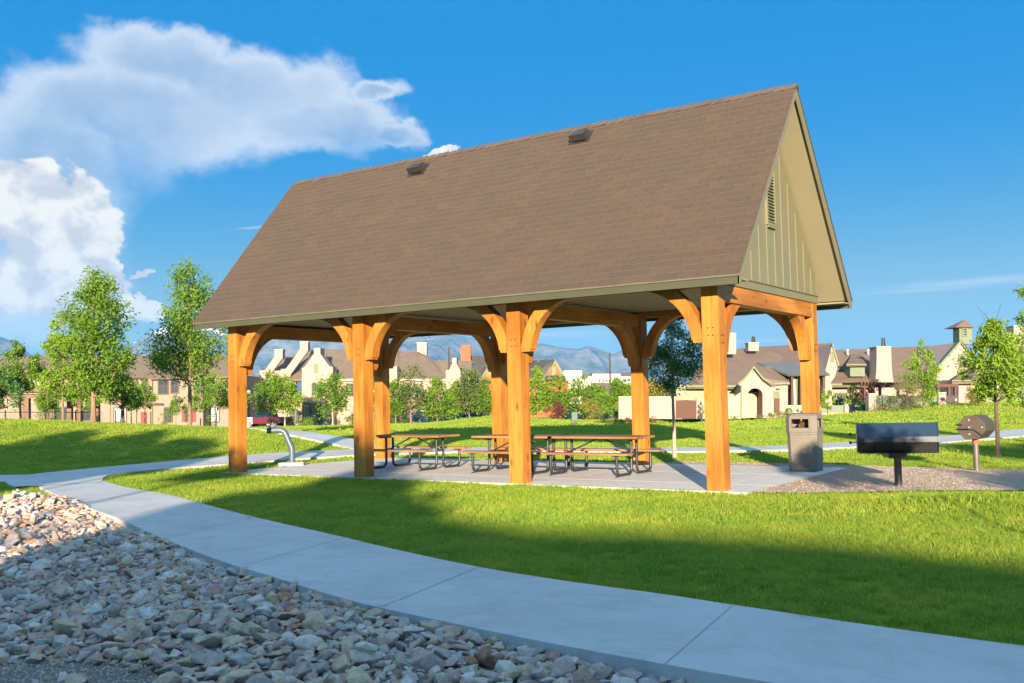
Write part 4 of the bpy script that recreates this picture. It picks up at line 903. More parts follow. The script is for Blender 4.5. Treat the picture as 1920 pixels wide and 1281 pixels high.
# white flat roofed building
h = HF('office_building', 1120, 760, 190, 'low white flat roofed commercial building far behind the tree row', 'building')
h.bx('wall', 1048, 706, 1215, 765, 0, 22, WHT); h.bx('wall', 1057, 694, 1091, 706, 6, 10, WHT); h.bx('wall', 1111, 700.5, 1165, 706, 3, 10, WHT); h.bx('parapet_band', 1165, 699, 1215, 705.8, 2, 10, RF3)
h.bx('coping', 1057, 693, 1091, 694, 5.8, 10, RF3); h.bx('coping', 1111, 699.4, 1165, 700.5, 2.8, 10, RF3)
for x in (1073, 1123, 1131, 1136, 1141, 1150): h.win(x, 712, x+2.4, 717, 0, WHT, GLS, 1, 1)
for x in (1168, 1176, 1190): h.win(x, 711, x+6, 715, 0, WHT, GLS, 1, 1)
h = HF('house', 1130, 785, 122, 'small brown roofed house half hidden behind the round trees', 'house')
h.roof([(1096, 738, -.4), (1172, 738, -.4), (1160, 718, 3.5), (1112, 718, 3.5)], RF1); h.bx('wall', 1100, 738, 1168, 790, 0, 6, STUC)
# house D with arched entry
h = HF('house', 1400, 783, 66, 'cream house with an arched entry gable and broad brown hip roofs', 'house')
h.bx('wall', 1268, 722, 1385, 786, 1.2, 9, M('sage_siding', (.27, .29, .17), (.24, .26, .155), 2., .85)); h.bx('wall', 1385, 722, 1560, 786, 1.4, 9, STUC)
h.roof([(1288, 723, .5), (1505, 723, .5), (1512, 676, 6), (1421, 655, 8.5), (1363, 656, 8.5), (1325, 668, 7)], RF1); h.bx('gutter', 1288, 722.5, 1392, 726, .35, .14, GRN)
h.roof([(1400, 700, 4), (1547, 695, 1.), (1561, 643.3, 5), (1425, 650, 11), (1383, 654, 12)], RF1)
h.roof([(1561, 643.3, 5.01), (1547, 695, 1.02), (1549, 697, 8), (1573, 686, 9.5)], RF1, th=.3) if 0 else None
h.face('gable_wall', [(1560.5, 646), (1563.5, 660), (1571, 685), (1566, 705), (1557, 719), (1557, 786), (1546, 786), (1548, 694), (1555, 668)], 1.3, 3, STUC)
h.face('barge_board', [(1561, 642.5), (1574, 684), (1571, 687), (1560.3, 647)], 1.15, .13, GRN); h.win(1559, 661, 1561.5, 676, 1.3, GRN, GRNP, 1, 1)
c_ = h.bx('chimney', 1362, 626, 1380, 664, 5.5, 1.2, STUC); h.bx('cap', 1361.5, 624.5, 1380.5, 626, 5.4, 1.4, WHT, c_)
c_ = h.bx('chimney', 1403.5, 643.5, 1422.5, 658, 6.6, 1., STUC); h.bx('cap', 1402.8, 642, 1423.2, 643.6, 6.5, 1.2, WHT, c_)
a = h.p(1412.7, 642, 7.1); b_ = h.p(1412.7, 631, 7.1); mb = MB(); mb.tube([a, (a[0], a[1], b_[2])], [.16, .11], 8); mb.build('chimney_pot', DKM, c_)
# entry
arch = [(1402, 784)]+[(1402+28*(.5-.5*math.cos(math.pi*k/12)), 741-13*math.sin(math.pi*k/12)) for k in range(13)]+[(1430, 784)]
h.face('entry_wall', [(1391, 784), (1391, 724), (1385, 722.5), (1386, 719), (1396, 711), (1405, 701), (1413.5, 689.5), (1422, 701), (1431, 711), (1441, 719), (1448, 720), (1448, 723.5), (1477, 723), (1477, 784)]+arch[::-1], -1.6, .5, STUC)
h.bx('entry_wall', 1391.5, 735, 1476, 783.5, .2, 1.1, STUC); h.bx('wall', 1448, 724, 1477, 784, -1.09, 2.4, STUC)
h.bx('wall', 1391, 724, 1397, 784, -1.09, 2.4, STUC); h.bx('entry_wall', 1430.4, 727, 1447.9, 784, -1.09, 2.4, STUC)
h.roof([(1414, 687, -1.9), (1431, 709, -1.9), (1446, 719.5, -1.9), (1481, 716.5, -1.6), (1466, 703, .8), (1449, 687, 1.8)], RF1, 'entry_roof', .16)
h.roof([(1414, 687.1, -1.9), (1397, 708, -1.9), (1383, 719, -1.9), (1388, 716, 1.8), (1449, 687.1, 1.8)], RF1, 'entry_roof', .1)
h.face('barge_board', [(1413.8, 685.8), (1432, 708.5), (1448, 718.3), (1448, 721.5), (1430, 711), (1413.8, 690.5), (1397, 711), (1384, 721.5), (1383, 718.5), (1396, 708.5)], -2.0, .12, GRN); h.bx('gutter', 1448, 717.5, 1481, 721, -1.85, .15, GRN)
h.bx('side_gate', 1451.7, 747, 1462, 774, -1.72, .1, BRN); h.win(1452.5, 736, 1459.5, 746, -1.6, GRN, GRNP, 2, 2)
mb = MB(); q = h.p(1459, 730, -1.8); mb.tube([q+np.array([-.13, 0, .05]), q+np.array([0, -.05, 0]), q+np.array([.13, 0, .05])], .03, 6); mb.build('wall_lamp', DKM, h.rt)
# sunroom
h.roof([(1476, 702, -1.2), (1556, 701.5, -1.2), (1545, 694, .6), (1500, 681, 3.4), (1419, 679.5, 3.4)], RMET, 'sunroom_roof', .12); h.bx('fascia', 1476, 701, 1556, 704.5, -1.3, .12, RF3)
h.bx('sunroom_wall', 1478.5, 704.5, 1540, 760, -.2, 1.5, GRNP)
for x in (1479, 1486, 1495, 1506, 1520, 1530): h.win(x+.8, 708, x+6, 758, -.2, GRN, GLS if x % 2 else BLIND, 1, 1)
for x in (1483.5, 1500.5, 1542.8): h.bx('column', x, 704.5, x+4.6, 760, -.95, .3, BRN)
h.bx('planter_wall', 1474, 760, 1558, 785, -1.3, 1.6, M('pale_green_wall', (.33, .36, .25), rough=.85))
# garden wall with the brown gate
w_ = HF('garden_wall', 1210, 785, 60, 'plain cream garden wall on both sides of the brown double gate', 'wall')
w_.bx('wall_panel', 1160, 745, 1267, 785.5, 0, .3, STUC); w_.bx('coping', 1159.6, 743.6, 1267, 745, -.04, .38, WHT)
w_.bx('wall_panel', 1306, 747, 1322, 785.5, 0, .3, STUC); w_.face('wall_panel', [(1322, 747), (1366, 744), (1378, 743), (1390, 735), (1390.5, 785.5), (1322, 785.5)], .0, .3, STUC); w_.bx('downspout', 1389.2, 724, 1390.6, 785.5, -.1, .09, GRN)
g_ = HF('wooden_gate', 1286, 785, 60, 'brown arched double wooden gate in the cream garden wall', 'gate')
for x0, x1 in ((1267.2, 1286.4), (1286.9, 1305.8)):
    l = g_.face('gate_leaf', [(x0, 785), (x0, 752+abs((x0-1286.6)/19)**2*1.-2), (x0*.5+x1*.5, 750.6), (x1, 752+abs((x1-1286.6)/19)**2-2), (x1, 785)], .06, .08, BRN)
    for k in range(1, 6): x = x0+(x1-x0)*k/6; g_.bx('plank_joint', x-.12, 752.5, x+.12, 784, .052, .007, M('joint_dark', (.05, .025, .015), rough=.9), l)
# E low and tall fences
f_ = HF('garden_fence', 1585, 782, 62, 'low green panelled fence between cream pillars right of the shelter', 'fence')
f_.bx('panel', 1540, 760, 1584, 774, .1, .1, GRNP); f_.bx('panel', 1597, 760, 1629, 774, .1, .1, GRNP); f_.bx('plinth', 1540, 774, 1629, 783, .02, .3, STUC); f_.bx('pillar', 1584, 757.5, 1597, 783, -.12, .5, STUC)
f_ = HF('garden_wall', 1700, 782, 58, 'tall cream wall with green panels and pillars behind the pine', 'wall')
f_.bx('panel', 1642, 742.5, 1760, 768, .12, .1, GRNP)
for k in range(6): f_.bx('board_joint', 1642, 746+k*3.6, 1760, 746.3+k*3.6, .112, .01, GRN)
f_.bx('plinth', 1642, 768, 1760, 784, .03, .3, STUC)
for x0, x1, y0 in ((1629, 1642.5, 739), (1694, 1700, 741), (1760, 1774, 737)): p_ = f_.bx('pillar', x0, y0, x1, 785, -.14, .55, STUC); f_.bx('cap', x0-.7, y0-1.2, x1+.7, y0, -.2, .67, WHT, p_)
g_ = HF('metal_gate', 1786, 775, 58, 'dark brown solid gate right of the tall pillared wall', 'gate'); g_.bx('gate_leaf', 1774.3, 742, 1797, 774, .1, .1, M('dark_brown', (.045, .03, .03), rough=.6)); g_.bx('latch', 1791.5, 747.5, 1794, 752, .06, .035, WHT)
# house E
h = HF('house', 1680, 783, 68, 'cream house with a tall flared chimney, green dormer and roof cupola', 'house')
h.bx('wall', 1556, 719, 1760, 786, .8, 9, STUC)
h.roof([(1555, 720.5, 0), (1775, 719, 0), (1798, 646.6, 7), (1564, 656.4, 7)], RF1); h.roof([(1564, 656.4, 7.02), (1798, 646.6, 7.02), (1810, 700, 14), (1556, 705, 14)], RF1); h.bx('gutter', 1555, 719.3, 1641, 723, -.15, .14, GRN)
h.face('gable_wall', [(1802, 642), (1757, 692), (1755, 722), (1757, 786), (1850, 786), (1850, 700)], -.8, 8, STUC)
h.face('barge_board', [(1802, 637.5), (1754.5, 692), (1755, 697), (1802, 643.5), (1851, 704), (1852, 699)], -1.0, .18, GRN)
h.roof([(1802, 637.5, -1.0), (1852, 700, -1.0), (1838, 690, 7), (1800, 640, 7)], RF1, th=.15)
h.win(1798.5, 665, 1807, 682, -.8, GRN, GRNP, 1, 1)
fl = [(1640.5, 784), (1640.5, 720), (1643, 700), (1643.8, 680), (1644, 651), (1670.5, 651), (1672, 690), (1674, 708), (1677, 722), (1677, 784)]
c_ = h.face('chimney', fl, -.5, 1.3, STUC); h.bx('cap', 1643, 649.5, 1671.5, 651, -.6, 1.5, WHT, c_); a = h.p(1656.5, 650, .1); b_ = h.p(1656.5, 635, .1); mb = MB(); mb.tube([a, (a[0], a[1], b_[2])], [.15, .11], 8); mb.tube([(a[0], a[1], b_[2]), (a[0], a[1], b_[2]+.04)], .14, 8); mb.build('chimney_pot', DKM, c_)
h.bx('dormer', 1594, 685, 1621.5, 706, .7, 3.6, GRNP); h.roof([(1587, 683.5, .3), (1624.5, 683, .3), (1612, 664, 5.3), (1597, 664, 5.3)], RF1, 'dormer_roof', .14); h.bx('dormer_eave', 1587, 682.6, 1624.5, 685, .15, .14, GRN)
for x in (1589.5, 1628): a = h.p(x, 666, 5.4); mb = MB(); mb.tube([a, a+np.array([0, 0, .32])], .06, 6); mb.tube([a+np.array([0, 0, .32]), a+np.array([0, 0, .42])], .1, 6); mb.build('vent_pipe', WHT, h.rt)
cu = h.bx('cupola', 1798.8, 613, 1822.5, 645, 1.2, 1.0, GRNP); 
a, b2 = h.p(1791, 614, .9), h.p(1827.5, 614, .9); ap = h.p(1809.3, 599, 1.9); dz_ = 1.9; mb = MB(); q = [a, b2, b2+np.array([0, dz_, 0]), a+np.array([0, dz_, 0])]
mb.quad(*q[::-1]); 
for k in range(4): mb.quad(q[k], q[(k+1) % 4], ap)
mb.build('cupola_roof', RF1, cu)
h.win(1805.5, 617, 1812, 629, 1.2, GRN, GLS, 1, 4)
h.win(1564.5, 738, 1575, 760, .8, GRN, GLS, 3, 4); h.win(1577, 738, 1588, 760, .8, GRN, GLS, 3, 4); h.win(1610, 738, 1621, 758, .8, GRN, GLS, 3, 4)
h.bx('garage_wall', 1797.5, 712, 1850, 775, -4.5, 3.6, STUC); h.roof([(1785, 713.5, -5), (1862, 713.5, -5), (1850, 690, -1.5), (1815, 690, -1.5)], RF1, 'garage_roof'); h.bx('gutter', 1785, 712.6, 1862, 715.2, -5.15, .14, GRN)
p_ = HF('pergola', 1660, 775, 61.5, 'low reddish brown pergola along the front of the cream house', 'pergola')
p_.bx('beam', 1614, 721.5, 1700, 727, 0, .15, BRN); p_.bx('beam', 1614, 722.5, 1700, 727, 2.4, .15, BRN); p_.bx('beam', 1756, 720, 1797, 726, 0, .15, BRN)
for k in range(14): x = 1616+k*6.3; a = p_.p(x, 721, -.5); b_ = p_.p(x, 721, 3.); mb = MB(); mb.box(a[0]-.04, a[0]+.04, a[1], b_[1], a[2]+.0, a[2]+.14); mb.build('rafter', BRN, p_.rt)
for x in (1620, 1649, 1683, 1758, 1778, 1790): p_.bx('post', x, 727 if x < 1700 else 726.2, x+4, 781, .02, .2, BRN)
# far right house
h = HF('house', 1915, 765, 80, 'brown roofed cream house at the far right edge behind the trees', 'house')
h.bx('wall', 1842, 705, 2010, 775, 0, 9, M('pale_green_stucco', (.36, .38, .27), rough=.9)); h.roof([(1836, 708, -.5), (2020, 706, -.5), (2005, 668, 5), (1850, 668, 5)], RF1); c_ = h.bx('chimney', 1901, 612, 1925, 672, 4, 1.5, STUC); h.bx('cap', 1900, 610.5, 1926, 612, 3.9, 1.7, WHT, c_)
h.win(1912, 740, 1918, 758, 0)
# left pergola and chain link fence
p_ = HF('pergola', 110, 795, 62, 'brown timber pergola on thick posts behind the left trees', 'pergola')
for dd in (0, 3.6): p_.bx('beam', 18, 739, 192, 747, dd, .18, PIPEB)
for k in range(22): x = 20+k*8.1; a = p_.p(x, 736, -.6); b_ = p_.p(x, 736, 4.4); mb = MB(); mb.box(a[0]-.05, a[0]+.05, a[1], b_[1], a[2]-.02, a[2]+.18); mb.build('rafter', PIPEB, p_.rt)
p_.bx('rafter_board', 18, 728, 190, 735.5, -.75, .08, PIPEB)
for x, dd in ((45, 0), (93, 0), (143, 0), (37, 3.6), (125, 3.6), (176, 3.6)): p_.bx('post', x, 747, x+8.5, 798, dd, .32, PIPEB)
f_ = HF('chain_link_fence', 95, 795, 52, 'black chain link fence beneath the left pergola', 'fence')
for x in (-20, 10, 86, 142, 187, 217): 
    a, b_ = f_.p(x, 772, 0), f_.p(x, 802, 0); mb = MB(); mb.tube([b_, a+np.array([0, 0, .08])], .035, 6); mb.build('post', DKM, f_.rt)
mb = MB(); mb.tube([f_.p(-20, 773, 0), f_.p(190, 773, 0)], .025, 6); mb.tube([f_.p(-20, 799, 0), f_.p(190, 799, 0)], .02, 6); mb.build('rail', DKM, f_.rt)
a, b_ = f_.p(-20, 799, 0), f_.p(190, 773, 0); mb = MB(); hh = b_[2]-a[2]; x = a[0]-hh
while x < b_[0]:
    for s in (1, -1):
        x0, x1 = (x, x+hh) if s > 0 else (x+hh, x)
        mb.quad((x0-.006, a[1], a[2]), (x0+.006, a[1], a[2]), (x1+.006, a[1], b_[2]), (x1-.006, a[1], b_[2]))
    x += .14
mb.build('wire_mesh', DKM, f_.rt)
# ------------------------------------------------------------------ lamps, bench, hydrant
def gz(px, d): w = P(px, 780, d); return tz(w[0], w[1])
def thing_at(name, px, d, label, cat, group=None, rot=0.):
    w = P(px, 780, d); return empty(name, (w[0], w[1], tz(w[0], w[1])-.03), CAMROT+rot, label, cat, group)
rt = thing_at('street_lamp', 467, 92, 'black lantern street lamp beside the first front post', 'street lamp')
mb = MB(); mb.tube([(0, 0, 0), (0, 0, .5), (0, 0, .7), (0, 0, 3.0)], [.14, .12, .06, .05], 8); mb.build('pole', DKM, rt)
mb = MB(); mb.tube([(0, 0, 3.0), (0, 0, 3.08), (0, 0, 3.5)], [.07, .12, .19], 6); mb.build('lantern', M('lantern_glass', (.5, .5, .45), rough=.3), rt); mb = MB(); mb.tube([(0, 0, 3.5), (0, 0, 3.56), (0, 0, 3.74), (0, 0, 3.85)], [.23, .21, .06, .01], 6); mb.build('lamp_cap', DKM, rt)
for px, d, top, lab in ((843.5, 112, 651, 'tall thin parking light pole left of the orange chimney'), (1146, 104, 661, 'tall thin parking light pole in front of the white building')):
    rt = thing_at('light_pole', px, d, lab, 'light pole', 'parking light poles'); w = P(px, top, d); hh = w[2]-rt.location.z
    mb = MB(); mb.tube([(0, 0, 0), (0, 0, hh)], [.11, .08], 8); mb.build('pole', M('bronze_pole', (.05, .04, .035), rough=.6), rt); mb = MB(); mb.box(-.62, 0, -.05, .05, hh-.14, hh-.05); mb.box(-.75, -.4, -.14, .14, hh-.2, hh-.11); mb.build('lamp_head', MATS['bronze_pole'], rt)
rt = thing_at('park_bench', 455, 47, 'white slatted park bench mostly hidden behind the first front post', 'bench')
WB_ = M('white_paint', (.6, .58, .54), rough=.5)
for x in (-.55, .30): mb = MB(); mb.box(x, x+.05, -.25, -.2, 0, .45); mb.box(x, x+.05, .2, .25, 0, .85); mb.box(x, x+.05, -.25, .25, .55, .6); mb.build('leg', WB_, rt)
mb = MB(); [mb.box(-.6, .4, -.24+k*.1, -.16+k*.1, .43, .46) for k in range(4)]; mb.build('seat', WB_, rt); mb = MB(); [mb.box(-.6, .4, .205, .235, .52+k*.12, .60+k*.12) for k in range(3)]; mb.build('backrest', WB_, rt)
rt = thing_at('waste_post', 1077, 68, 'small green litter post between the red shrub and the yellow shrub', 'litter post')
mb = MB(); mb.box(-.22, .22, -.2, .2, .35, 1.0); mb.build('box', M('teal_paint', (.015, .07, .05), rough=.5), rt, bevel=.03); mb = MB(); mb.box(-.05, .05, -.05, .05, 0, .35); mb.build('post', DKM, rt)
# ------------------------------------------------------------------ cars
def car(px, d, rot, body, label, kind='suv', name='parked_car'):
    rt = thing_at(name, px, d, label, 'car', None, rot); r_ = random.Random(int(px))
    bm_ = M('paint_'+label[:12].replace(' ', '_'), body, tuple(x*.9 for x in body), 2., .25, spec=.6, coat=.6); hw = .9
    if kind == 'suv': low = [(-2.35, .35), (-2.4, .75), (-2.3, .98), (-1.1, 1.05), (1.9, 1.08), (2.3, 1.0), (2.38, .6), (2.3, .35)]; top = [(-1.15, 1.04), (-.45, 1.62), (.3, 1.72), (1.7, 1.66), (2.2, 1.07)]
    elif kind == 'truck': low = [(-2.7, .4), (-2.75, .8), (-2.6, 1.05), (-1.2, 1.12), (2.7, 1.12), (2.75, .5), (2.6, .4)]; top = [(-1.25, 1.1), (-.55, 1.78), (.9, 1.8), (1.15, 1.11)]
    else: low = [(-2.2, .3), (-2.25, .65), (-2.0, .85), (-1.0, .95), (1.6, .98), (2.2, .85), (2.25, .5), (2.2, .3)]; top = [(-1.05, .94), (-.3, 1.4), (.7, 1.42), (1.5, .97)]
    mb = MB(); mb.ext([(x, -hw, z) for x, z in low], (0, 2*hw, 0)); bd = mb.build('body', bm_, rt, smooth=True, bevel=.05)
    mb = MB(); n = len(top); a = [(x, -hw+.04, z) for x, z in top]; 
    A0 = [(x, -hw+(.03 if z < 1.15 else .16), z) for x, z in top]; A1 = [(x, hw-(.03 if z < 1.15 else .16), z) for x, z in top]
    mb.quad(*A0); mb.quad(*A1[::-1])
    for k in range(n): mb.quad(A0[k], A1[k], A1[(k+1) % n], A0[(k+1) % n])
    mb.build('window_glass', M('car_glass', (.015, .03, .05), rough=.06, spec=.9), rt)
    mb = MB(); zt = max(z for _, z in top); xs_ = [x for x, z in top if z > zt-.15]; mb.box(min(xs_)-.05, max(xs_)+.05, -hw+.15, hw-.15, zt-.05, zt+.012); mb.build('roof_panel', bm_, rt, bevel=.02)
    for sx in (-1.45, 1.4):
        for sy_ in (-1, 1):
            mb = MB(); mb.tube([(sx, sy_*.72, .34), (sx, sy_*.925, .34)], .34, 16); wh = mb.build('wheel', M('tyre', (.02, .02, .02), rough=.8), rt); mb = MB(); mb.tube([(sx, sy_*.90, .34), (sx, sy_*.935, .34)], .2, 12); mb.build('rim', M('rim', (.4, .4, .4), rough=.3, metal=.8), wh)
    for sy_ in (-1, 1): mb = MB(); fx = low[1][0]; mb.box(fx-.02, fx+.2, sy_*.8-.16, sy_*.8+.14, low[1][1]-.02, low[1][1]+.16); mb.build('headlight', M('headlight', (.7, .7, .68), rough=.2), rt, bevel=.02)
car(497, 104.5, R_(-8), (.12, .008, .025), 'dark red pickup truck parked left of the townhouse', 'truck')
car(818, 101, R_(-30), (.015, .05, .14), 'blue family car parked beneath the tall light pole', 'suv')
car(1083, 98, R_(70), (.014, .02, .045), 'dark blue off road car behind the red shrub and the litter post', 'suv')
car(1142, 100, R_(60), (.02, .025, .035), 'black car parked at the left end of the garden wall', 'car')
car(872, 103.5, R_(-20), (.03, .05, .10), 'second dark blue car mostly hidden behind the middle trees', 'suv')
# road behind the lawn
mb = MB(); a, b_, c1, d1 = [P(x, 780, dd)[:2] for x, dd in ((300, 99), (1190, 93), (1190, 101), (300, 107))]
NN = 30; strip_faces(mb, [d1+(c1-d1)*k/NN for k in range(NN+1)], [a+(b_-a)*k/NN for k in range(NN+1)], lambda q: tz(q[0], q[1])+.0, .2); tag(mb.build('road', M('asphalt', (.055, .055, .058), (.045, .045, .047), 3., .9)), kind='structure')
# ------------------------------------------------------------------ trees and shrubs
LG = leaf_mat('leaf_green', (.075, .16, .014), (.20, .33, .025)); LD = leaf_mat('leaf_dark', (.045, .13, .035), (.09, .22, .05), .25); LY = leaf_mat('leaf_lime', (.13, .24, .018), (.27, .40, .035))
LO = leaf_mat('leaf_olive', (.085, .13, .03), (.17, .22, .06)); LR = leaf_mat('leaf_red', (.07, .018, .02), (.16, .045, .03), .2); LB = leaf_mat('leaf_bronze', (.16, .09, .03), (.26, .15, .05), .2); LYB = leaf_mat('leaf_gold', (.20, .20, .03), (.32, .27, .05)); LPI = leaf_mat('leaf_pine', (.08, .10, .03), (.24, .24, .09), .15)
BK = M('bark', (.26, .17, .10), (.16, .10, .06), 6., .9, .4, 40., stretch=(1, 1, .3)); BKD = M('bark_dark', (.10, .07, .05), (.07, .05, .035), 6., .9, .4, 40.); BKL = M('bark_light', (.46, .36, .26), (.34, .26, .18), 6., .9, .3, 30.)
def crown_np(H, Wd, z0, nl, ls, seed, nclump=70, shape='oval', droop=.3, spread=.22, wid=.45):
    g = np.random.default_rng(seed); t = g.beta(1.25, 1.5, nclump) if shape != 'round' else g.uniform(0, 1, nclump)
    if shape == 'oval': rad = np.abs(np.sin(np.clip(t*.86+.12, 0, .99)*math.pi))**.75*(1-.45*t)
    elif shape == 'round': rad = np.sqrt(np.clip(1-(2*t-1)**2, 0, 1))
    elif shape == 'cone': rad = (1-t)**.8
    else: rad = np.ones(nclump)
    a = g.uniform(0, 2*math.pi, nclump)+t*9; lump = 1+.25*np.sin(a*2+seed)+.15*np.sin(a*3+5*t)
    q = np.sqrt(g.uniform(.12, 1, nclump)); cx = np.cos(a)*rad*q*Wd*lump; cy_ = np.sin(a)*rad*q*Wd*lump; cz = z0+(H-z0)*t
    cs = spread*Wd*g.uniform(.5, 1.2, nclump)*(.55+.6*rad); wts = cs**2; wts /= wts.sum(); idx = g.choice(nclump, nl, p=wts)
    off = g.normal(0, 1, (nl, 3))*cs[idx][:, None]*np.array([.62, .62, .62]); C0 = np.stack([cx[idx], cy_[idx], cz[idx]], 1)+off
    # twig directed leaves
    dirv = C0-np.array([0, 0, 1.])*0; dirv = np.stack([C0[:, 0], C0[:, 1], np.full(nl, -droop*Wd)], 1)+g.normal(0, .7*Wd, (nl, 3)); dirv /= np.linalg.norm(dirv, axis=1)[:, None]
    up = g.normal(0, 1, (nl, 3))+np.array([0, 0, .9]); sd_ = np.cross(dirv, up); sd_ /= np.linalg.norm(sd_, axis=1)[:, None]+1e-9
    l = ls*g.uniform(.6, 1.3, nl)[:, None]; w = l*wid
    V = np.stack([C0-dirv*l*.5, C0+sd_*w*.5, C0+dirv*l*.5, C0-sd_*w*.5], 1).reshape(-1, 3); return V, np.stack([cx, cy_, cz], 1), g.uniform(0, 1, nl)*.6+.4*g.uniform(0, 1, nclump)[idx]
def crown_mesh(args, mat, tw=True):
    V, cl_, var = crown_np(**args); n = len(V)//4
    me = bpy.data.meshes.new('crown'); me.vertices.add(len(V)); me.vertices.foreach_set('co', V.astype(np.float32).ravel()); me.loops.add(n*4); me.loops.foreach_set('vertex_index', np.arange(n*4, dtype=np.int32)); me.polygons.add(n); me.polygons.foreach_set('loop_start', np.arange(0, n*4, 4, dtype=np.int32)); me.update(calc_edges=True)
    a = me.attributes.new('var', 'FLOAT', 'FACE'); a.data.foreach_set('value', var.astype(np.float32)); me.materials.append(mat); return me, cl_
def make_tree(name, loc, H, Wd, z0, nl, ls, seed, leaf, bark, label, cat, group=None, tr=.05, lean=(0, 0), shape='oval', nclump=70, limbs=40, bare=0, stems=1, **kw):
    rt = empty(name, loc, seed*1.3, label, cat, group); me, cl_ = crown_mesh(dict(H=H, Wd=Wd, z0=z0, nl=nl, ls=ls, seed=seed, nclump=nclump, shape=shape, **kw), leaf)
    o = bpy.data.objects.new('crown', me); C.objects.link(o); o.parent = rt
    g = random.Random(seed); mb = MB(); top = z0+(H-z0)*.8
    for s_ in range(stems):
        a0 = g.uniform(0, 6.28) if stems > 1 else 0; sp_ = .35*Wd if stems > 1 else 0
        pts = [(math.cos(a0)*sp_*.2+lean[0]*k/8+g.uniform(-.02, .02)*H*.12*(k > 0), math.sin(a0)*sp_*.2+lean[1]*k/8+g.uniform(-.02, .02)*H*.12*(k > 0), -.08+(top+.08)*k/8) for k in range(9)]
        if stems > 1: pts = [(x+math.cos(a0)*sp_*(k/8)**1.3, y+math.sin(a0)*sp_*(k/8)**1.3, z) for k, (x, y, z) in enumerate(pts)]
        mb.tube(pts, [tr*1.35]+[tr*(1-.09*k) for k in range(1, 9)], 8)
    def onaxis(z):
        f = max(0, min(1, (z+.08)/(top+.08)))*8; k = min(7, int(f)); return np.array(pts[k])+(np.array(pts[k+1])-np.array(pts[k]))*(f-k)
    for k in range(min(limbs, len(cl_))):
        e = cl_[k]; zb = max(z0*.92, e[2]-np.hypot(e[0], e[1])*g.uniform(.7, 1.1)); b = onaxis(min(zb, top*.97)); m_ = (b+e)/2+np.array([g.uniform(-.05, .05)*Wd, g.uniform(-.05, .05)*Wd, -.06*Wd])
        r0 = tr*.42*(1-.5*(zb/H)); mb.tube([b, m_, e], [r0, r0*.6, r0*.2], 5, cap=False)
    for k in range(bare): mb.tube([onaxis(top*.9), (g.uniform(-.1, .1), g.uniform(-.1, .1), H*.95), (g.uniform(-.35, .35)*Wd, g.uniform(-.3, .3)*Wd, H*g.uniform(1.03, 1.12))], [tr*.3, tr*.14, .004], 5)
    mb.build('trunk', bark, rt, smooth=True); return rt
def hpx(px, pyb, pyt, d): return P(px, pyt, d)[2]-P(px, pyb, d)[2]
def tree_px(px, pyb, pyt, hw, crb, d, nl, ls, seed, leaf, bark, label, group='young park trees', tr=.06, name='park_tree', cat='tree', **kw):
    w = P(px, pyb, d); z = tz(w[0], w[1])-.03; H = P(px, pyt, d)[2]-z; z0 = P(px, crb, d)[2]-z
    return make_tree(name, (w[0], w[1], z), H*1.02, hw*d/FPX*1.04, z0+.02*H, nl, ls, seed, leaf, bark, label, cat, group, tr, **kw)
dep = lambda px, py: uv(*Gt(px, py)[:2])[1]
d5 = dep(355, 818)
tree_px(355, 818, 500, 88, 712, d5, 13000, .15, 5, LG, BK, 'tall loose crowned tree on the lawn beside the left end of the shelter roof', tr=.10, nclump=85, lean=(.1, 0), spread=.24)
tree_px(175, 793, 493, 76, 748, 37.5, 13000, .14, 3, LG, BK, 'tallest tree at the left with a pointed crown on the grass mound', tr=.10, nclump=95, spread=.24)
tree_px(118, 790, 586, 46, 742, 40, 5500, .14, 21, LY, BK, 'thin tree left of the tallest pointed tree on the mound', tr=.06, nclump=50)
tree_px(38, 792, 640, 42, 735, 46, 4500, .15, 8, LG, BK, 'bushy tree at the far left edge beside the pergola', tr=.06, nclump=45)
tree_px(-12, 792, 690, 40, 770, 44, 3500, .15, 28, LD, BKD, 'dark green tree cut by the left edge of the photo', tr=.06, nclump=40)
tree_px(207, 797, 700, 36, 755, 47, 2600, .13, 12, LY, BK, 'small slim tree between the two tall left trees, with a thin pale trunk', tr=.045, nclump=35)
tree_px(230, 797, 705, 38, 762, 45, 3000, .14, 14, LG, BKD, 'small tree with a thick dark trunk behind the mound', tr=.12, nclump=35)
tree_px(272, 792, 712, 26, 765, 72, 1800, .17, 16, LG, BK, 'little tree in front of the red door of the tan house', tr=.05, nclump=30)
tree_px(403, 792, 698, 38, 765, 84, 3200, .2, 18, LY, BKL, 'twin stemmed tree behind the tall tree beside the first front post', tr=.07, nclump=35, stems=2)
tree_px(440, 792, 705, 30, 765, 86, 2200, .2, 19, LG, BKL, 'round tree directly behind the first front post', tr=.07, nclump=35)
tree_px(88, 796, 690, 34, 768, 56, 2600, .16, 41, LG, BK, 'round leafy tree seen between the pergola posts left of the tallest tree', tr=.05, nclump=34)
tree_px(150, 797, 672, 36, 768, 58, 3000, .16, 42, LG, BK, 'leafy tree directly behind the tallest pointed tree', tr=.06, nclump=36)
tree_px(246, 797, 716, 26, 768, 66, 2200, .17, 43, LY, BK, 'small light tree left of the red door of the tan house', tr=.05, nclump=30)
tree_px(330, 797, 742, 20, 778, 88, 1300, .18, 44, LG, BK, 'small round tree left of the red shutters of the tan house', tr=.05, nclump=26)
tree_px(376, 797, 704, 28, 772, 78, 2600, .18, 45, LG, BKL, 'round leafy tree just right of the red shutters of the tan house', tr=.06, nclump=34)
TP = dep(1265, 858)
tree_px(1265, 858, 590, 47, 738, TP, 8500, .085, 31, LD, BKL, 'slim dark green tree behind the patio, between the third rear post and the corner post', tr=.05, nclump=80, spread=.3, wid=.3)
TR = dep(1872, 858)
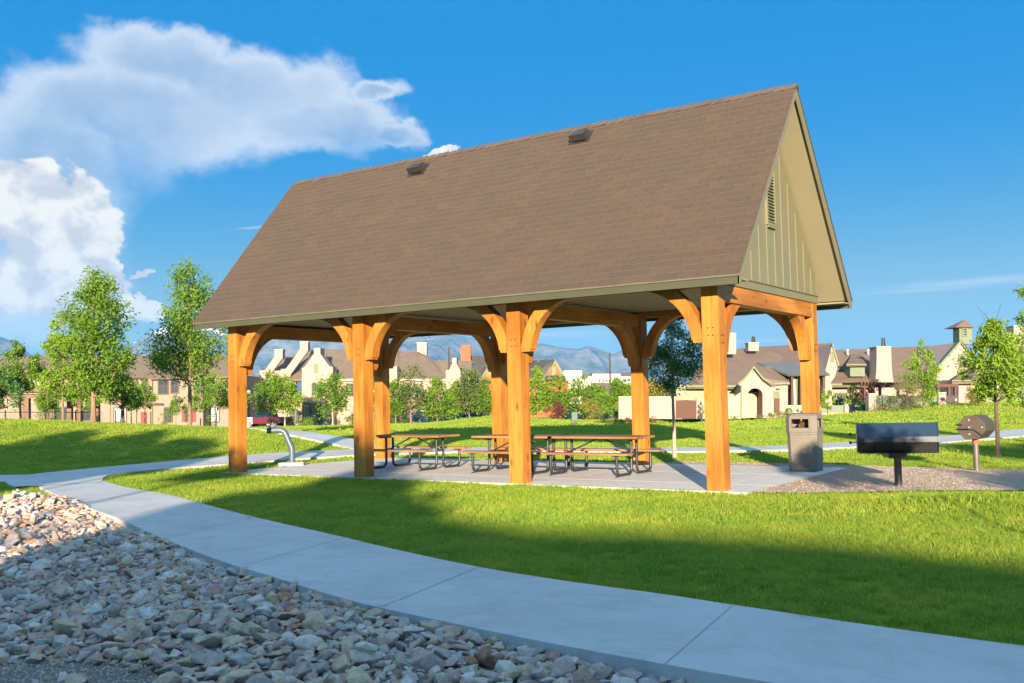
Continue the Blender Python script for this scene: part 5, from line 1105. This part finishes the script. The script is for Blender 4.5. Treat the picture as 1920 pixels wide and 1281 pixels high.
tree_px(1872, 858, 605, 60, 750, TR, 7500, .115, 33, LY, BKD, 'bright green tree with bare twigs at its top, behind the small grill', tr=.055, nclump=70, bare=4, wid=.32)
tree_px(1952, 830, 520, 52, 765, 27, 6500, .12, 34, LG, BKD, 'tree cut by the right edge of the photo', tr=.07, nclump=60, wid=.32)
tree_px(1733, 782, 640, 36, 752, 55, 5500, .14, 35, LY, BK, 'lime green narrow tree in front of the tall pillared wall', tr=.06, nclump=55)
tree_px(1702, 784, 690, 52, 782, 54, 5500, .11, 36, LPI, BKD, 'grey green pine leaning in front of the tall pillared wall', tr=.06, nclump=60, shape='cone', wid=.14, name='pine_tree', group='', cat='pine')
tree_px(1600, 775, 722, 26, 762, 64, 900, .14, 37, LY, BKD, 'small sparse tree before the dark paned windows of the cream house', tr=.03, nclump=22)
tree_px(1636, 775, 708, 27, 765, 63, 1500, .13, 38, LB, BKD, 'bronze leaved maple left of the flared chimney', tr=.04, nclump=26, name='maple_tree')
tree_px(1552, 782, 722, 14, 768, 58, 900, .13, 39, LY, BKD, 'small light green tree just right of the rear corner post', tr=.03, nclump=20)
far = [(507, 787, 697, 36, 776, LG, 'tree with pale trunk left of the pair before the townhouse', BKL), (534, 787, 700, 34, 776, LY, 'right one of the close pair of trees before the townhouse', BKL), (624, 787, 698, 38, 775, LG, 'round tree before the right part of the townhouse, left of the second front post', BKL), (700, 787, 694, 30, 775, LG, 'tree hidden mostly behind the second front post', BKL), (770, 795, 684, 40, 768, LO, 'olive green tree with a reddish trunk in the second bay', BK), (820, 787, 710, 34, 782, LG, 'dense round green tree behind the blue family car', BK), (742, 790, 712, 22, 780, LG, 'small tree beside the second rear post', BK), (880, 782, 682, 36, 768, LO, 'tall olive tree before the white small gable', BK), (912, 783, 710, 30, 778, LG, 'green tree just left of the third front post', BK), (855, 784, 716, 20, 778, LG, 'little tree between the light pole and the tall olive tree', BKL), (1008, 780, 688, 28, 776, LY, 'tall lime tree just right of the third front post', BK), (1046, 781, 704, 34, 778, LG, 'round tree below the right orange gable', BK), (1094, 781, 702, 34, 778, LG, 'round tree below the white flat roofed building', BK), (1165, 781, 708, 32, 776, LG, 'round tree behind the left end of the garden wall', BK), (1130, 783, 722, 18, 778, LG, 'small tree at the base of the right light pole', BK), (965, 782, 700, 30, 778, LG, 'tree standing exactly behind the third front post', BK), (1215, 770, 716, 34, 765, LYB, 'yellow green tree behind the garden wall', BK)]
for k, (px, yb, yt, hw, cb, lf, lab, bk) in enumerate(far):
    d = 96 if px < 1150 else 66
    w = P(px, yb, d); z = tz(w[0], w[1])-.03; H = P(px, yt, d)[2]-z; z0 = max(.55, P(px, cb, d)[2]-z)
    make_tree('street_tree', (w[0], w[1], z), H, hw*d/FPX*1.0, z0+.15, 3600, .24 if d > 80 else .17, 50+k, lf, bk, lab, 'tree', 'trees in a row before the far houses', .075, shape='oval', nclump=38, limbs=20, spread=.30, wid=.6)
def shrub(px, pyb, pyt, hw, d, leaf, label, seed, nl=1500, ls=.1, name='shrub', cat='shrub', group=None, shape='round', wid=.5):
    w = P(px, pyb, d); z = tz(w[0], w[1])-.03; H = max(.3, P(px, pyt, d)[2]-z)
    rt = empty(name, (w[0], w[1], z), 0, label, cat, group); me, cl_ = crown_mesh(dict(H=H*.9, Wd=hw*d/FPX*.85, z0=.05*H+.04, nl=nl, ls=ls, seed=seed, nclump=26, shape=shape, spread=.3, wid=wid), leaf); o = bpy.data.objects.new('foliage', me); C.objects.link(o); o.parent = rt
    mb = MB(); g = random.Random(seed)
    for k in range(8): e = cl_[k]; mb.tube([(0, 0, -.05), (e[0]*.5, e[1]*.5, e[2]*.45), tuple(e)], [.025, .018, .006], 5, cap=False)
    mb.build('stem', BKD, rt)
for k, q in enumerate([(1043, 782, 751, 17, 90, LR, 'dark red leaved shrub between the posts', 1600, .14), (1110, 783, 746, 18, 88, LYB, 'golden shrub right of the green litter post', 1800, .14), (1127, 785, 769, 15, 80, LO, 'low olive bush in front of the golden shrub', 900, .11), (1176, 785, 778, 6, 60, LR, 'small purple shrub before the left garden wall', 300, .07), (1225, 785, 777, 9, 59, LR, 'low purple shrub beside the third rear post', 300, .07), (1480, 784, 763, 12, 60, LG, 'round bright green bush at the arched house corner', 900, .08), (1462, 785, 772, 13, 59, LO, 'low olive planting left of the round green bush', 600, .07), (1423, 785, 774, 10, 59, LPI, 'silver green plant beside the arched entry', 400, .07), (1443, 785, 774, 9, 58.5, LO, 'spiky low plant between the entry and the brown side gate', 400, .07), (1378, 785, 778, 10, 59, LG, 'low green plants right of the front corner post', 300, .07), (1618, 782, 755, 9, 61, LD, 'dark green climbing bush on the low fence', 900, .08), (1833, 768, 712, 26, 53, LYB, 'golden green bush right of the dark brown gate', 1800, .10), (1752, 778, 768, 10, 55, LD, 'small dark shrub at the foot of the tall wall', 500, .07), (1720, 784, 774, 11, 54, LO, 'low round shrub beneath the lime tree', 500, .07), (1895, 765, 700, 34, 60, LO, 'large pale bush behind the bright green tree', 1800, .12), (395, 792, 774, 10, 82, LG, 'green bush under the twin stemmed tree', 500, .1), (570, 791, 784, 26, 100, LY, 'long low hedge before the townhouse porch', 1200, .12), (660, 791, 779, 18, 100, LG, 'low hedge right of the round tree before the townhouse', 900, .12), (748, 790, 778, 22, 98, LG, 'low hedge between the second posts', 900, .12), (908, 788, 776, 5, 92, LR, 'small red shrub on the lawn crest', 300, .08), (90, 795, 740, 26, 60, LG, 'leafy bush behind the pergola posts', 1500, .12), (310, 796, 770, 14, 95, LG, 'low shrub before the tan house wing', 500, .12), (1150, 787, 780, 16, 66, LYB, 'low yellow flowering plants at the lawn edge', 500, .07), (1316, 784, 748, 6, 59, LD, 'dark climbing plant on the wall right of the brown double gate', 500, .07), (1530, 785, 777, 20, 60, LB, 'low brown planting under the sunroom', 500, .07), (1660, 786, 778, 30, 56.5, LB, 'dry brown low planting along the tall wall', 700, .07)]):
    px, yb, yt, hw, d, lf, lab, nl, ls = q; shrub(px, yb, yt, hw, d, lf, lab, 200+k, nl, ls)
# ------------------------------------------------------------------ what stands behind the viewer and shades the foreground
def zsh(a, a0): return (a-a0)*math.tan(R_(10.8))
a0 = -48.
def W3(b, z, a=a0): q = AB(a, b); return (q[0], q[1], z)
rt = empty('house', (0, 0, 0), 0, 'cream house with a stepped roofline behind the viewer, out of the picture', 'house')
pr = [(-8.35, -.1), (-8.35, zsh(-1.2, a0)), (-8.1, zsh(1.2, a0)), (-7.6, zsh(1.9, a0)), (-5.4, zsh(-.6, a0)), (-4.2, zsh(-2.4, a0)), (-2.9, zsh(-4.0, a0)), (-1., zsh(-4.6, a0)), (.2, zsh(-5.3, a0)), (1.6, zsh(-6.9, a0)), (5, zsh(-7.6, a0)), (16, zsh(-8, a0)), (16, -.1)]
mb = MB(); v = AB(-9, 0); mb.ext([W3(b, z) for b, z in pr], (v[0], v[1], 0)); mb.build('wall', STUC, rt)
def sh_tree(b, a_tip, w, seed, a1, nl=3500, crown_low=None, lab='leafy tree behind the viewer, out of the picture', hz=None):
    H = hz or zsh(a_tip, a1); q = AB(a1, b); make_tree('shade_tree', (q[0], q[1], 0), H, w, (crown_low or .35)*H, nl, .30, seed, LG, BKD, lab, 'tree', 'trees behind the viewer', .13, nclump=40, limbs=25)
sh_tree(-6.6, 8, 1.5, 71, -42, 3500, .7); sh_tree(-9.5, -1, 1.2, 72, -44, 500, .7)
sh_tree(-5.6, 3.0, 1.2, 75, -30, 2500, .7)
q = AB(-12, 2.3); make_tree('shade_tree', (q[0], q[1], 0), 3.42, .85, 2.5, 2200, .13, 73, LG, BKD, 'small young tree beside the viewer, out of the picture', 'tree', None, .03, nclump=30)
for b, at, w, s_, a1, nl, lo_ in ((-13.6, 16, 1.6, 80, -20, 11000, .62), (-15.6, 19, 1.8, 81, -20, 14000, .56), (-17.8, 18.5, 1.8, 82, -20, 14000, .56), (-20, 15, 1.6, 84, -20, 8000, .62), (-12.1, 12.5, .7, 86, -22, 1200, .84), (-9.9, 9.0, .8, 87, -25, 500, .86), (5.9, 1.2, 1.9, 85, -20, 5000, .72), (8.5, 12, 1.6, 90, -20, 3500, .7)):
    sh_tree(b, at, w, s_, a1, nl, lo_, 'leafy tree behind the viewer, out of the picture')
# ------------------------------------------------------------------ camera, sun, sky
sc_ = bpy.context.scene
cd = bpy.data.cameras.new('camera'); co = bpy.data.objects.new('camera', cd); C.objects.link(co)
cd.sensor_width = 36; cd.lens = FPX/1920*36; cd.clip_start = .1; cd.clip_end = 30000
mw = Matrix(((RT[0], UP[0], -FW[0], CAM[0]), (RT[1], UP[1], -FW[1], CAM[1]), (RT[2], UP[2], -FW[2], CAM[2]), (0, 0, 0, 1))); co.matrix_world = mw
sc_.camera = co
EL = R_(10.8)
sd = bpy.data.lights.new('sun', 'SUN'); sd.energy = 5.0; sd.angle = R_(.5); sd.color = (1., .82, .60); so_ = bpy.data.objects.new('sun', sd); C.objects.link(so_)
sv = Vector((SUNH[0]*math.cos(EL), SUNH[1]*math.cos(EL), math.sin(EL))); so_.rotation_euler = sv.to_track_quat('Z', 'Y').to_euler(); so_.location = (30, -40, 30)
w = bpy.data.worlds.new('World'); sc_.world = w; w.use_nodes = True; nt = w.node_tree; nt.nodes.clear(); L = nt.links
out = nd(nt, 'ShaderNodeOutputWorld'); bg = nd(nt, 'ShaderNodeBackground')
sky = nd(nt, 'ShaderNodeTexSky'); sky.sky_type = 'NISHITA'; sky.sun_disc = False; sky.sun_elevation = EL; sky.sun_rotation = math.atan2(SUNH[0], SUNH[1]); sky.air_density = 1.0; sky.dust_density = .3; sky.ozone_density = 3.0
def mth(op, a, b=None, c=None):
    n = nd(nt, 'ShaderNodeMath', operation=op)
    for i, q in enumerate((a, b, c)):
        if q is None: continue
        if isinstance(q, (int, float)): n.inputs[i].default_value = q
        else: L.new(q, n.inputs[i])
    return n.outputs[0]
def sm(a, b, x):
    n = nd(nt, 'ShaderNodeMapRange', interpolation_type='SMOOTHSTEP'); n.inputs[1].default_value = a; n.inputs[2].default_value = b; L.new(x, n.inputs[0]) ; return n.outputs[0]
tc = nd(nt, 'ShaderNodeTexCoord')
def dot(v):
    n = nd(nt, 'ShaderNodeVectorMath', operation='DOT_PRODUCT'); L.new(tc.outputs['Generated'], n.inputs[0]); n.inputs[1].default_value = tuple(map(float, v)); return n.outputs['Value']
dx, dy, dz = dot(R0), dot(F0), dot((0, 0, 1))
az = mth('ARCTAN2', dx, dy); el = mth('ARCSINE', dz)       # compass bearing from the shelter axis and height above the horizon
comb = nd(nt, 'ShaderNodeCombineXYZ'); L.new(az, comb.inputs[0]); L.new(mth('MULTIPLY', el, 1.25), comb.inputs[1])
def fbm(scale, det, rough, off=0., dist=0.):
    n = nd(nt, 'ShaderNodeTexNoise', Scale=scale, Detail=float(det), Roughness=rough, Distortion=0., noise_dimensions='2D'); mp = nd(nt, 'ShaderNodeMapping'); mp.inputs['Location'].default_value = (off, off*.7, off); L.new(comb.outputs[0], mp.inputs[0]); L.new(mp.outputs[0], n.inputs['Vector']); return mth('SUBTRACT', n.outputs['Fac'], .5)
wn1 = nd(nt, 'ShaderNodeTexNoise', noise_dimensions='2D', Scale=5., Detail=3., Roughness=.5); L.new(comb.outputs[0], wn1.inputs['Vector'])
wn2 = nd(nt, 'ShaderNodeTexNoise', noise_dimensions='2D', Scale=19., Detail=6., Roughness=.6); L.new(comb.outputs[0], wn2.inputs['Vector'])
s1 = nd(nt, 'ShaderNodeSeparateColor'); L.new(wn1.outputs['Color'], s1.inputs[0]); s2_ = nd(nt, 'ShaderNodeSeparateColor'); L.new(wn2.outputs['Color'], s2_.inputs[0])
azw = mth('ADD', az, mth('ADD', mth('MULTIPLY', mth('SUBTRACT', s1.outputs[0], .5), .10), mth('MULTIPLY', mth('SUBTRACT', s2_.outputs[0], .5), .05)))
elw = mth('ADD', el, mth('ADD', mth('MULTIPLY', mth('SUBTRACT', s1.outputs[1], .5), .06), mth('MULTIPLY', mth('SUBTRACT', s2_.outputs[1], .5), .035)))
els = mth('ADD', el, mth('MULTIPLY', mth('SUBTRACT', s1.outputs[1], .5), .006))
def azel(px, py):
    r = ray(px, py); r = r/np.linalg.norm(r); return math.atan2(r@R0, r@F0), math.asin(r[2])
def blob(px, py, rx, ry, rot=0., W=True):
    a0, e0 = azel(px, py); da = mth('SUBTRACT', azw if W else az, a0); de = mth('SUBTRACT', elw if W else els, e0); c, s = math.cos(rot), math.sin(rot)
    u = mth('ADD', mth('MULTIPLY', da, c), mth('MULTIPLY', de, s)); v = mth('SUBTRACT', mth('MULTIPLY', de, c), mth('MULTIPLY', da, s))
    u = mth('DIVIDE', u, rx/FPX); v = mth('DIVIDE', v, ry/FPX)
    return mth('SUBTRACT', 1., mth('SQRT', mth('ADD', mth('MULTIPLY', u, u), mth('MULTIPLY', v, v))))
def mx_(l):
    r = l[0]
    for q in l[1:]:
        n = nd(nt, 'ShaderNodeMath', operation='SMOOTH_MAX'); n.inputs[2].default_value = .12; L.new(r, n.inputs[0]); L.new(q, n.inputs[1]); r = n.outputs[0]
    return r
nA, nB, nD = fbm(5., 5, .58, 3.1), fbm(16., 6, .62, 9.2), fbm(42., 4, .6, 1.3); nC = nA; nE = fbm(95., 4, .65, 4.7)
# high anvil: wispy sheet with crisp upper edge
anv = mx_([blob(40, 380, 230, 150), blob(330, 110, 230, 62), blob(260, 215, 330, 125), blob(470, 160, 210, 85), blob(90, 300, 260, 170), blob(610, 235, 185, 68), blob(735, 245, 85, 34), blob(20, 470, 210, 190), blob(700, 170, 85, 32)])
anv_n = mth('ADD', anv, mth('ADD', mth('MULTIPLY', nA, .55), mth('MULTIPLY', nB, .45)))
anv_n = mth('ADD', anv_n, mth('MULTIPLY', nD, .16)); aF = sm(-.06, .38, anv_n)
low = sm(.085, .22, el)                                       # the sheet thins towards its base
lowm = mth('MULTIPLY', aF, mth('ADD', mth('MULTIPLY', low, .65), mth('MULTIPLY', sm(-.36, -.50, az), .0)))
fade = nd(nt, 'ShaderNodeMapRange', interpolation_type='SMOOTHSTEP'); fade.inputs[1].default_value = azel(500, 380)[1]; fade.inputs[2].default_value = azel(500, 235)[1]; L.new(mth('ADD', el, mth('MULTIPLY', nA, .12)), fade.inputs[0])
leftm = sm(azel(330, 400)[0], azel(90, 400)[0], mth('ADD', az, mth('MULTIPLY', nA, .15)))
thick = mth('MAXIMUM', mth('ADD', mth('MULTIPLY', fade.outputs[0], .85), .12), mth('MULTIPLY', leftm, .95))
aF = mth('MULTIPLY', mth('MULTIPLY', aF, thick), .93)
edge = sm(.0, .24, anv_n); inner = sm(.14, .75, anv_n)
# cumulus tower, billowy
cum = mx_([blob(135, 415, 100, 84), blob(60, 500, 130, 120), blob(20, 400, 70, 70), blob(165, 480, 70, 95), blob(20, 560, 150, 62), blob(120, 560, 100, 52), blob(60, 430, 110, 90), blob(30, 350, 90, 50)])
vor = nd(nt, 'ShaderNodeTexVoronoi', Scale=30., feature='SMOOTH_F1', voronoi_dimensions='2D'); vor.inputs['Smoothness'].default_value = .5
wv = nd(nt, 'ShaderNodeVectorMath', operation='ADD'); nn = nd(nt, 'ShaderNodeTexNoise', noise_dimensions='2D', Scale=22., Detail=5.); L.new(comb.outputs[0], nn.inputs['Vector']); ws = nd(nt, 'ShaderNodeVectorMath', operation='SCALE'); ws.inputs['Scale'].default_value = .05; L.new(nn.outputs['Color'], ws.inputs[0]); L.new(comb.outputs[0], wv.inputs[0]); L.new(ws.outputs[0], wv.inputs[1]); L.new(wv.outputs[0], vor.inputs['Vector'])
puff = mth('SUBTRACT', .4, vor.outputs['Distance'])
small = mx_([blob(262, 575, 48, 26), blob(285, 592, 30, 18), blob(215, 492, 26, 16), blob(265, 512, 34, 7), blob(825, 283, 52, 10), blob(245, 550, 16, 12)])
cumx = nd(nt, 'ShaderNodeMath', operation='MAXIMUM'); L.new(cum, cumx.inputs[0]); L.new(small, cumx.inputs[1])
cn = mth('ADD', cumx.outputs[0], mth('ADD', mth('MULTIPLY', puff, .42), mth('ADD', mth('MULTIPLY', nB, .5), mth('MULTIPLY', nD, .35))))
base = sm(azel(100, 601)[1], azel(100, 585)[1], mth('ADD', el, mth('MULTIPLY', nB, .02)))
cF = mth('MULTIPLY', sm(.0, .20, mth('ADD', cn, mth('MULTIPLY', nE, .25))), base)
# thin streaks at the right
st = mx_([blob(1830, 528, 260, 10, .02, False), blob(1720, 545, 170, 6, .02, False), blob(1050, 628, 150, 12, 0., False), blob(480, 428, 60, 4, .1, False), blob(1400, 640, 160, 5, 0., False)])
sF = mth('MULTIPLY', sm(.0, 1.1, mth('ADD', st, mth('MULTIPLY', nC, .8))), .55)
def colmix(f, a, b):
    n = nd(nt, 'ShaderNodeMix', data_type='RGBA')
    if isinstance(f, float): n.inputs[0].default_value = f
    else: L.new(f, n.inputs[0])
    for s, q in ((6, a), (7, b)):
        if isinstance(q, tuple): n.inputs[s].default_value = (*q, 1)
        else: L.new(q, n.inputs[s])
    return n.outputs[2]
SS = .11
sw_ = 1; K = 1/SS; EXPO = 1.85; EXPF = 2**EXPO
def k3(c): return tuple(x*K/EXPF for x in c)
# blue of the sky: deep polarised blue in view, unseen overhead part brightened as added fill
gr = nd(nt, 'ShaderNodeValToRGB'); gr.color_ramp.interpolation = 'B_SPLINE'; L.new(mth('DIVIDE', el, 1.5708), gr.inputs[0]); ge = gr.color_ramp.elements
stops = [(0., (.46, .64, .70)), (.055, (.33, .55, .68)), (.10, (.09, .38, .68)), (.15, (.015, .30, .75)), (.21, (.0, .27, .72)), (.29, (.0, .27, .72)), (.42, (.36, .64, 1.14)), (1., (.46, .73, 1.20))]  # last two stops lie above the view, raised to lift ambient light
ge[0].color = (*stops[0][1], 1); ge[1].color = (*stops[-1][1], 1)
for p_, c_ in stops[1:-1]: q_ = ge.new(p_); q_.color = (*c_, 1)
hs = nd(nt, 'ShaderNodeHueSaturation'); hs.inputs['Saturation'].default_value = 1.25; hs.inputs['Value'].default_value = 1.0; L.new(sky.outputs[0], hs.inputs['Color'])
gl = nd(nt, 'ShaderNodeVectorMath', operation='SCALE'); gl.inputs['Scale'].default_value = K/EXPF; L.new(gr.outputs[0], gl.inputs[0])
sunw = nd(nt, 'ShaderNodeMath', operation='MULTIPLY_ADD'); sunw.inputs[1].default_value = .45; sunw.inputs[2].default_value = .95; L.new(sm(-.5, .9, dot(tuple(sv))), sunw.inputs[0])
gl2 = nd(nt, 'ShaderNodeVectorMath', operation='SCALE'); L.new(gl.outputs[0], gl2.inputs[0]); L.new(sunw.outputs[0], gl2.inputs['Scale'])
skyc = colmix(.02, gl2.outputs[0], hs.outputs[0])
anc = colmix(mth('MULTIPLY', sm(-.2, .25, mth('ADD', nA, mth('MULTIPLY', nB, .7))), 1.), k3((.40, .54, .74)), k3((.58, .68, .84)))
anc = colmix(mth('SUBTRACT', 1., inner), anc, k3((.82, .88, .96)))
shade = sm(-.02, .34, mth('ADD', mth('MULTIPLY', puff, .6), mth('ADD', mth('MULTIPLY', nB, 1.1), mth('ADD', mth('MULTIPLY', nD, .5), .20))))
cuc = colmix(shade, k3((.70, .70, .74)), k3((1.06, 1.0, .92)))
c = colmix(aF, skyc, anc); c = colmix(sF, c, k3((.72, .80, .90))); c = colmix(cF, c, cuc)
L.new(c, bg.inputs['Color']); bg.inputs['Strength'].default_value = SS; bg0 = nd(nt, 'ShaderNodeBackground'); L.new(skyc, bg0.inputs['Color']); bg0.inputs['Strength'].default_value = SS
inb = mth('MULTIPLY', mth('MULTIPLY', mth('GREATER_THAN', az, -.75), mth('LESS_THAN', az, .62)), mth('MULTIPLY', mth('GREATER_THAN', el, 0.), mth('LESS_THAN', el, .40)))
ms = nd(nt, 'ShaderNodeMixShader'); L.new(inb, ms.inputs[0]); L.new(bg0.outputs[0], ms.inputs[1]); L.new(bg.outputs[0], ms.inputs[2]); L.new(ms.outputs[0], out.inputs[0])
w.cycles.sampling_method = 'MANUAL'; w.cycles.sample_map_resolution = 256
sc_.view_settings.view_transform = 'Standard'; sc_.view_settings.look = 'None'; sc_.view_settings.exposure = EXPO; sc_.view_settings.gamma = 1.
sc_.render.engine = 'CYCLES'
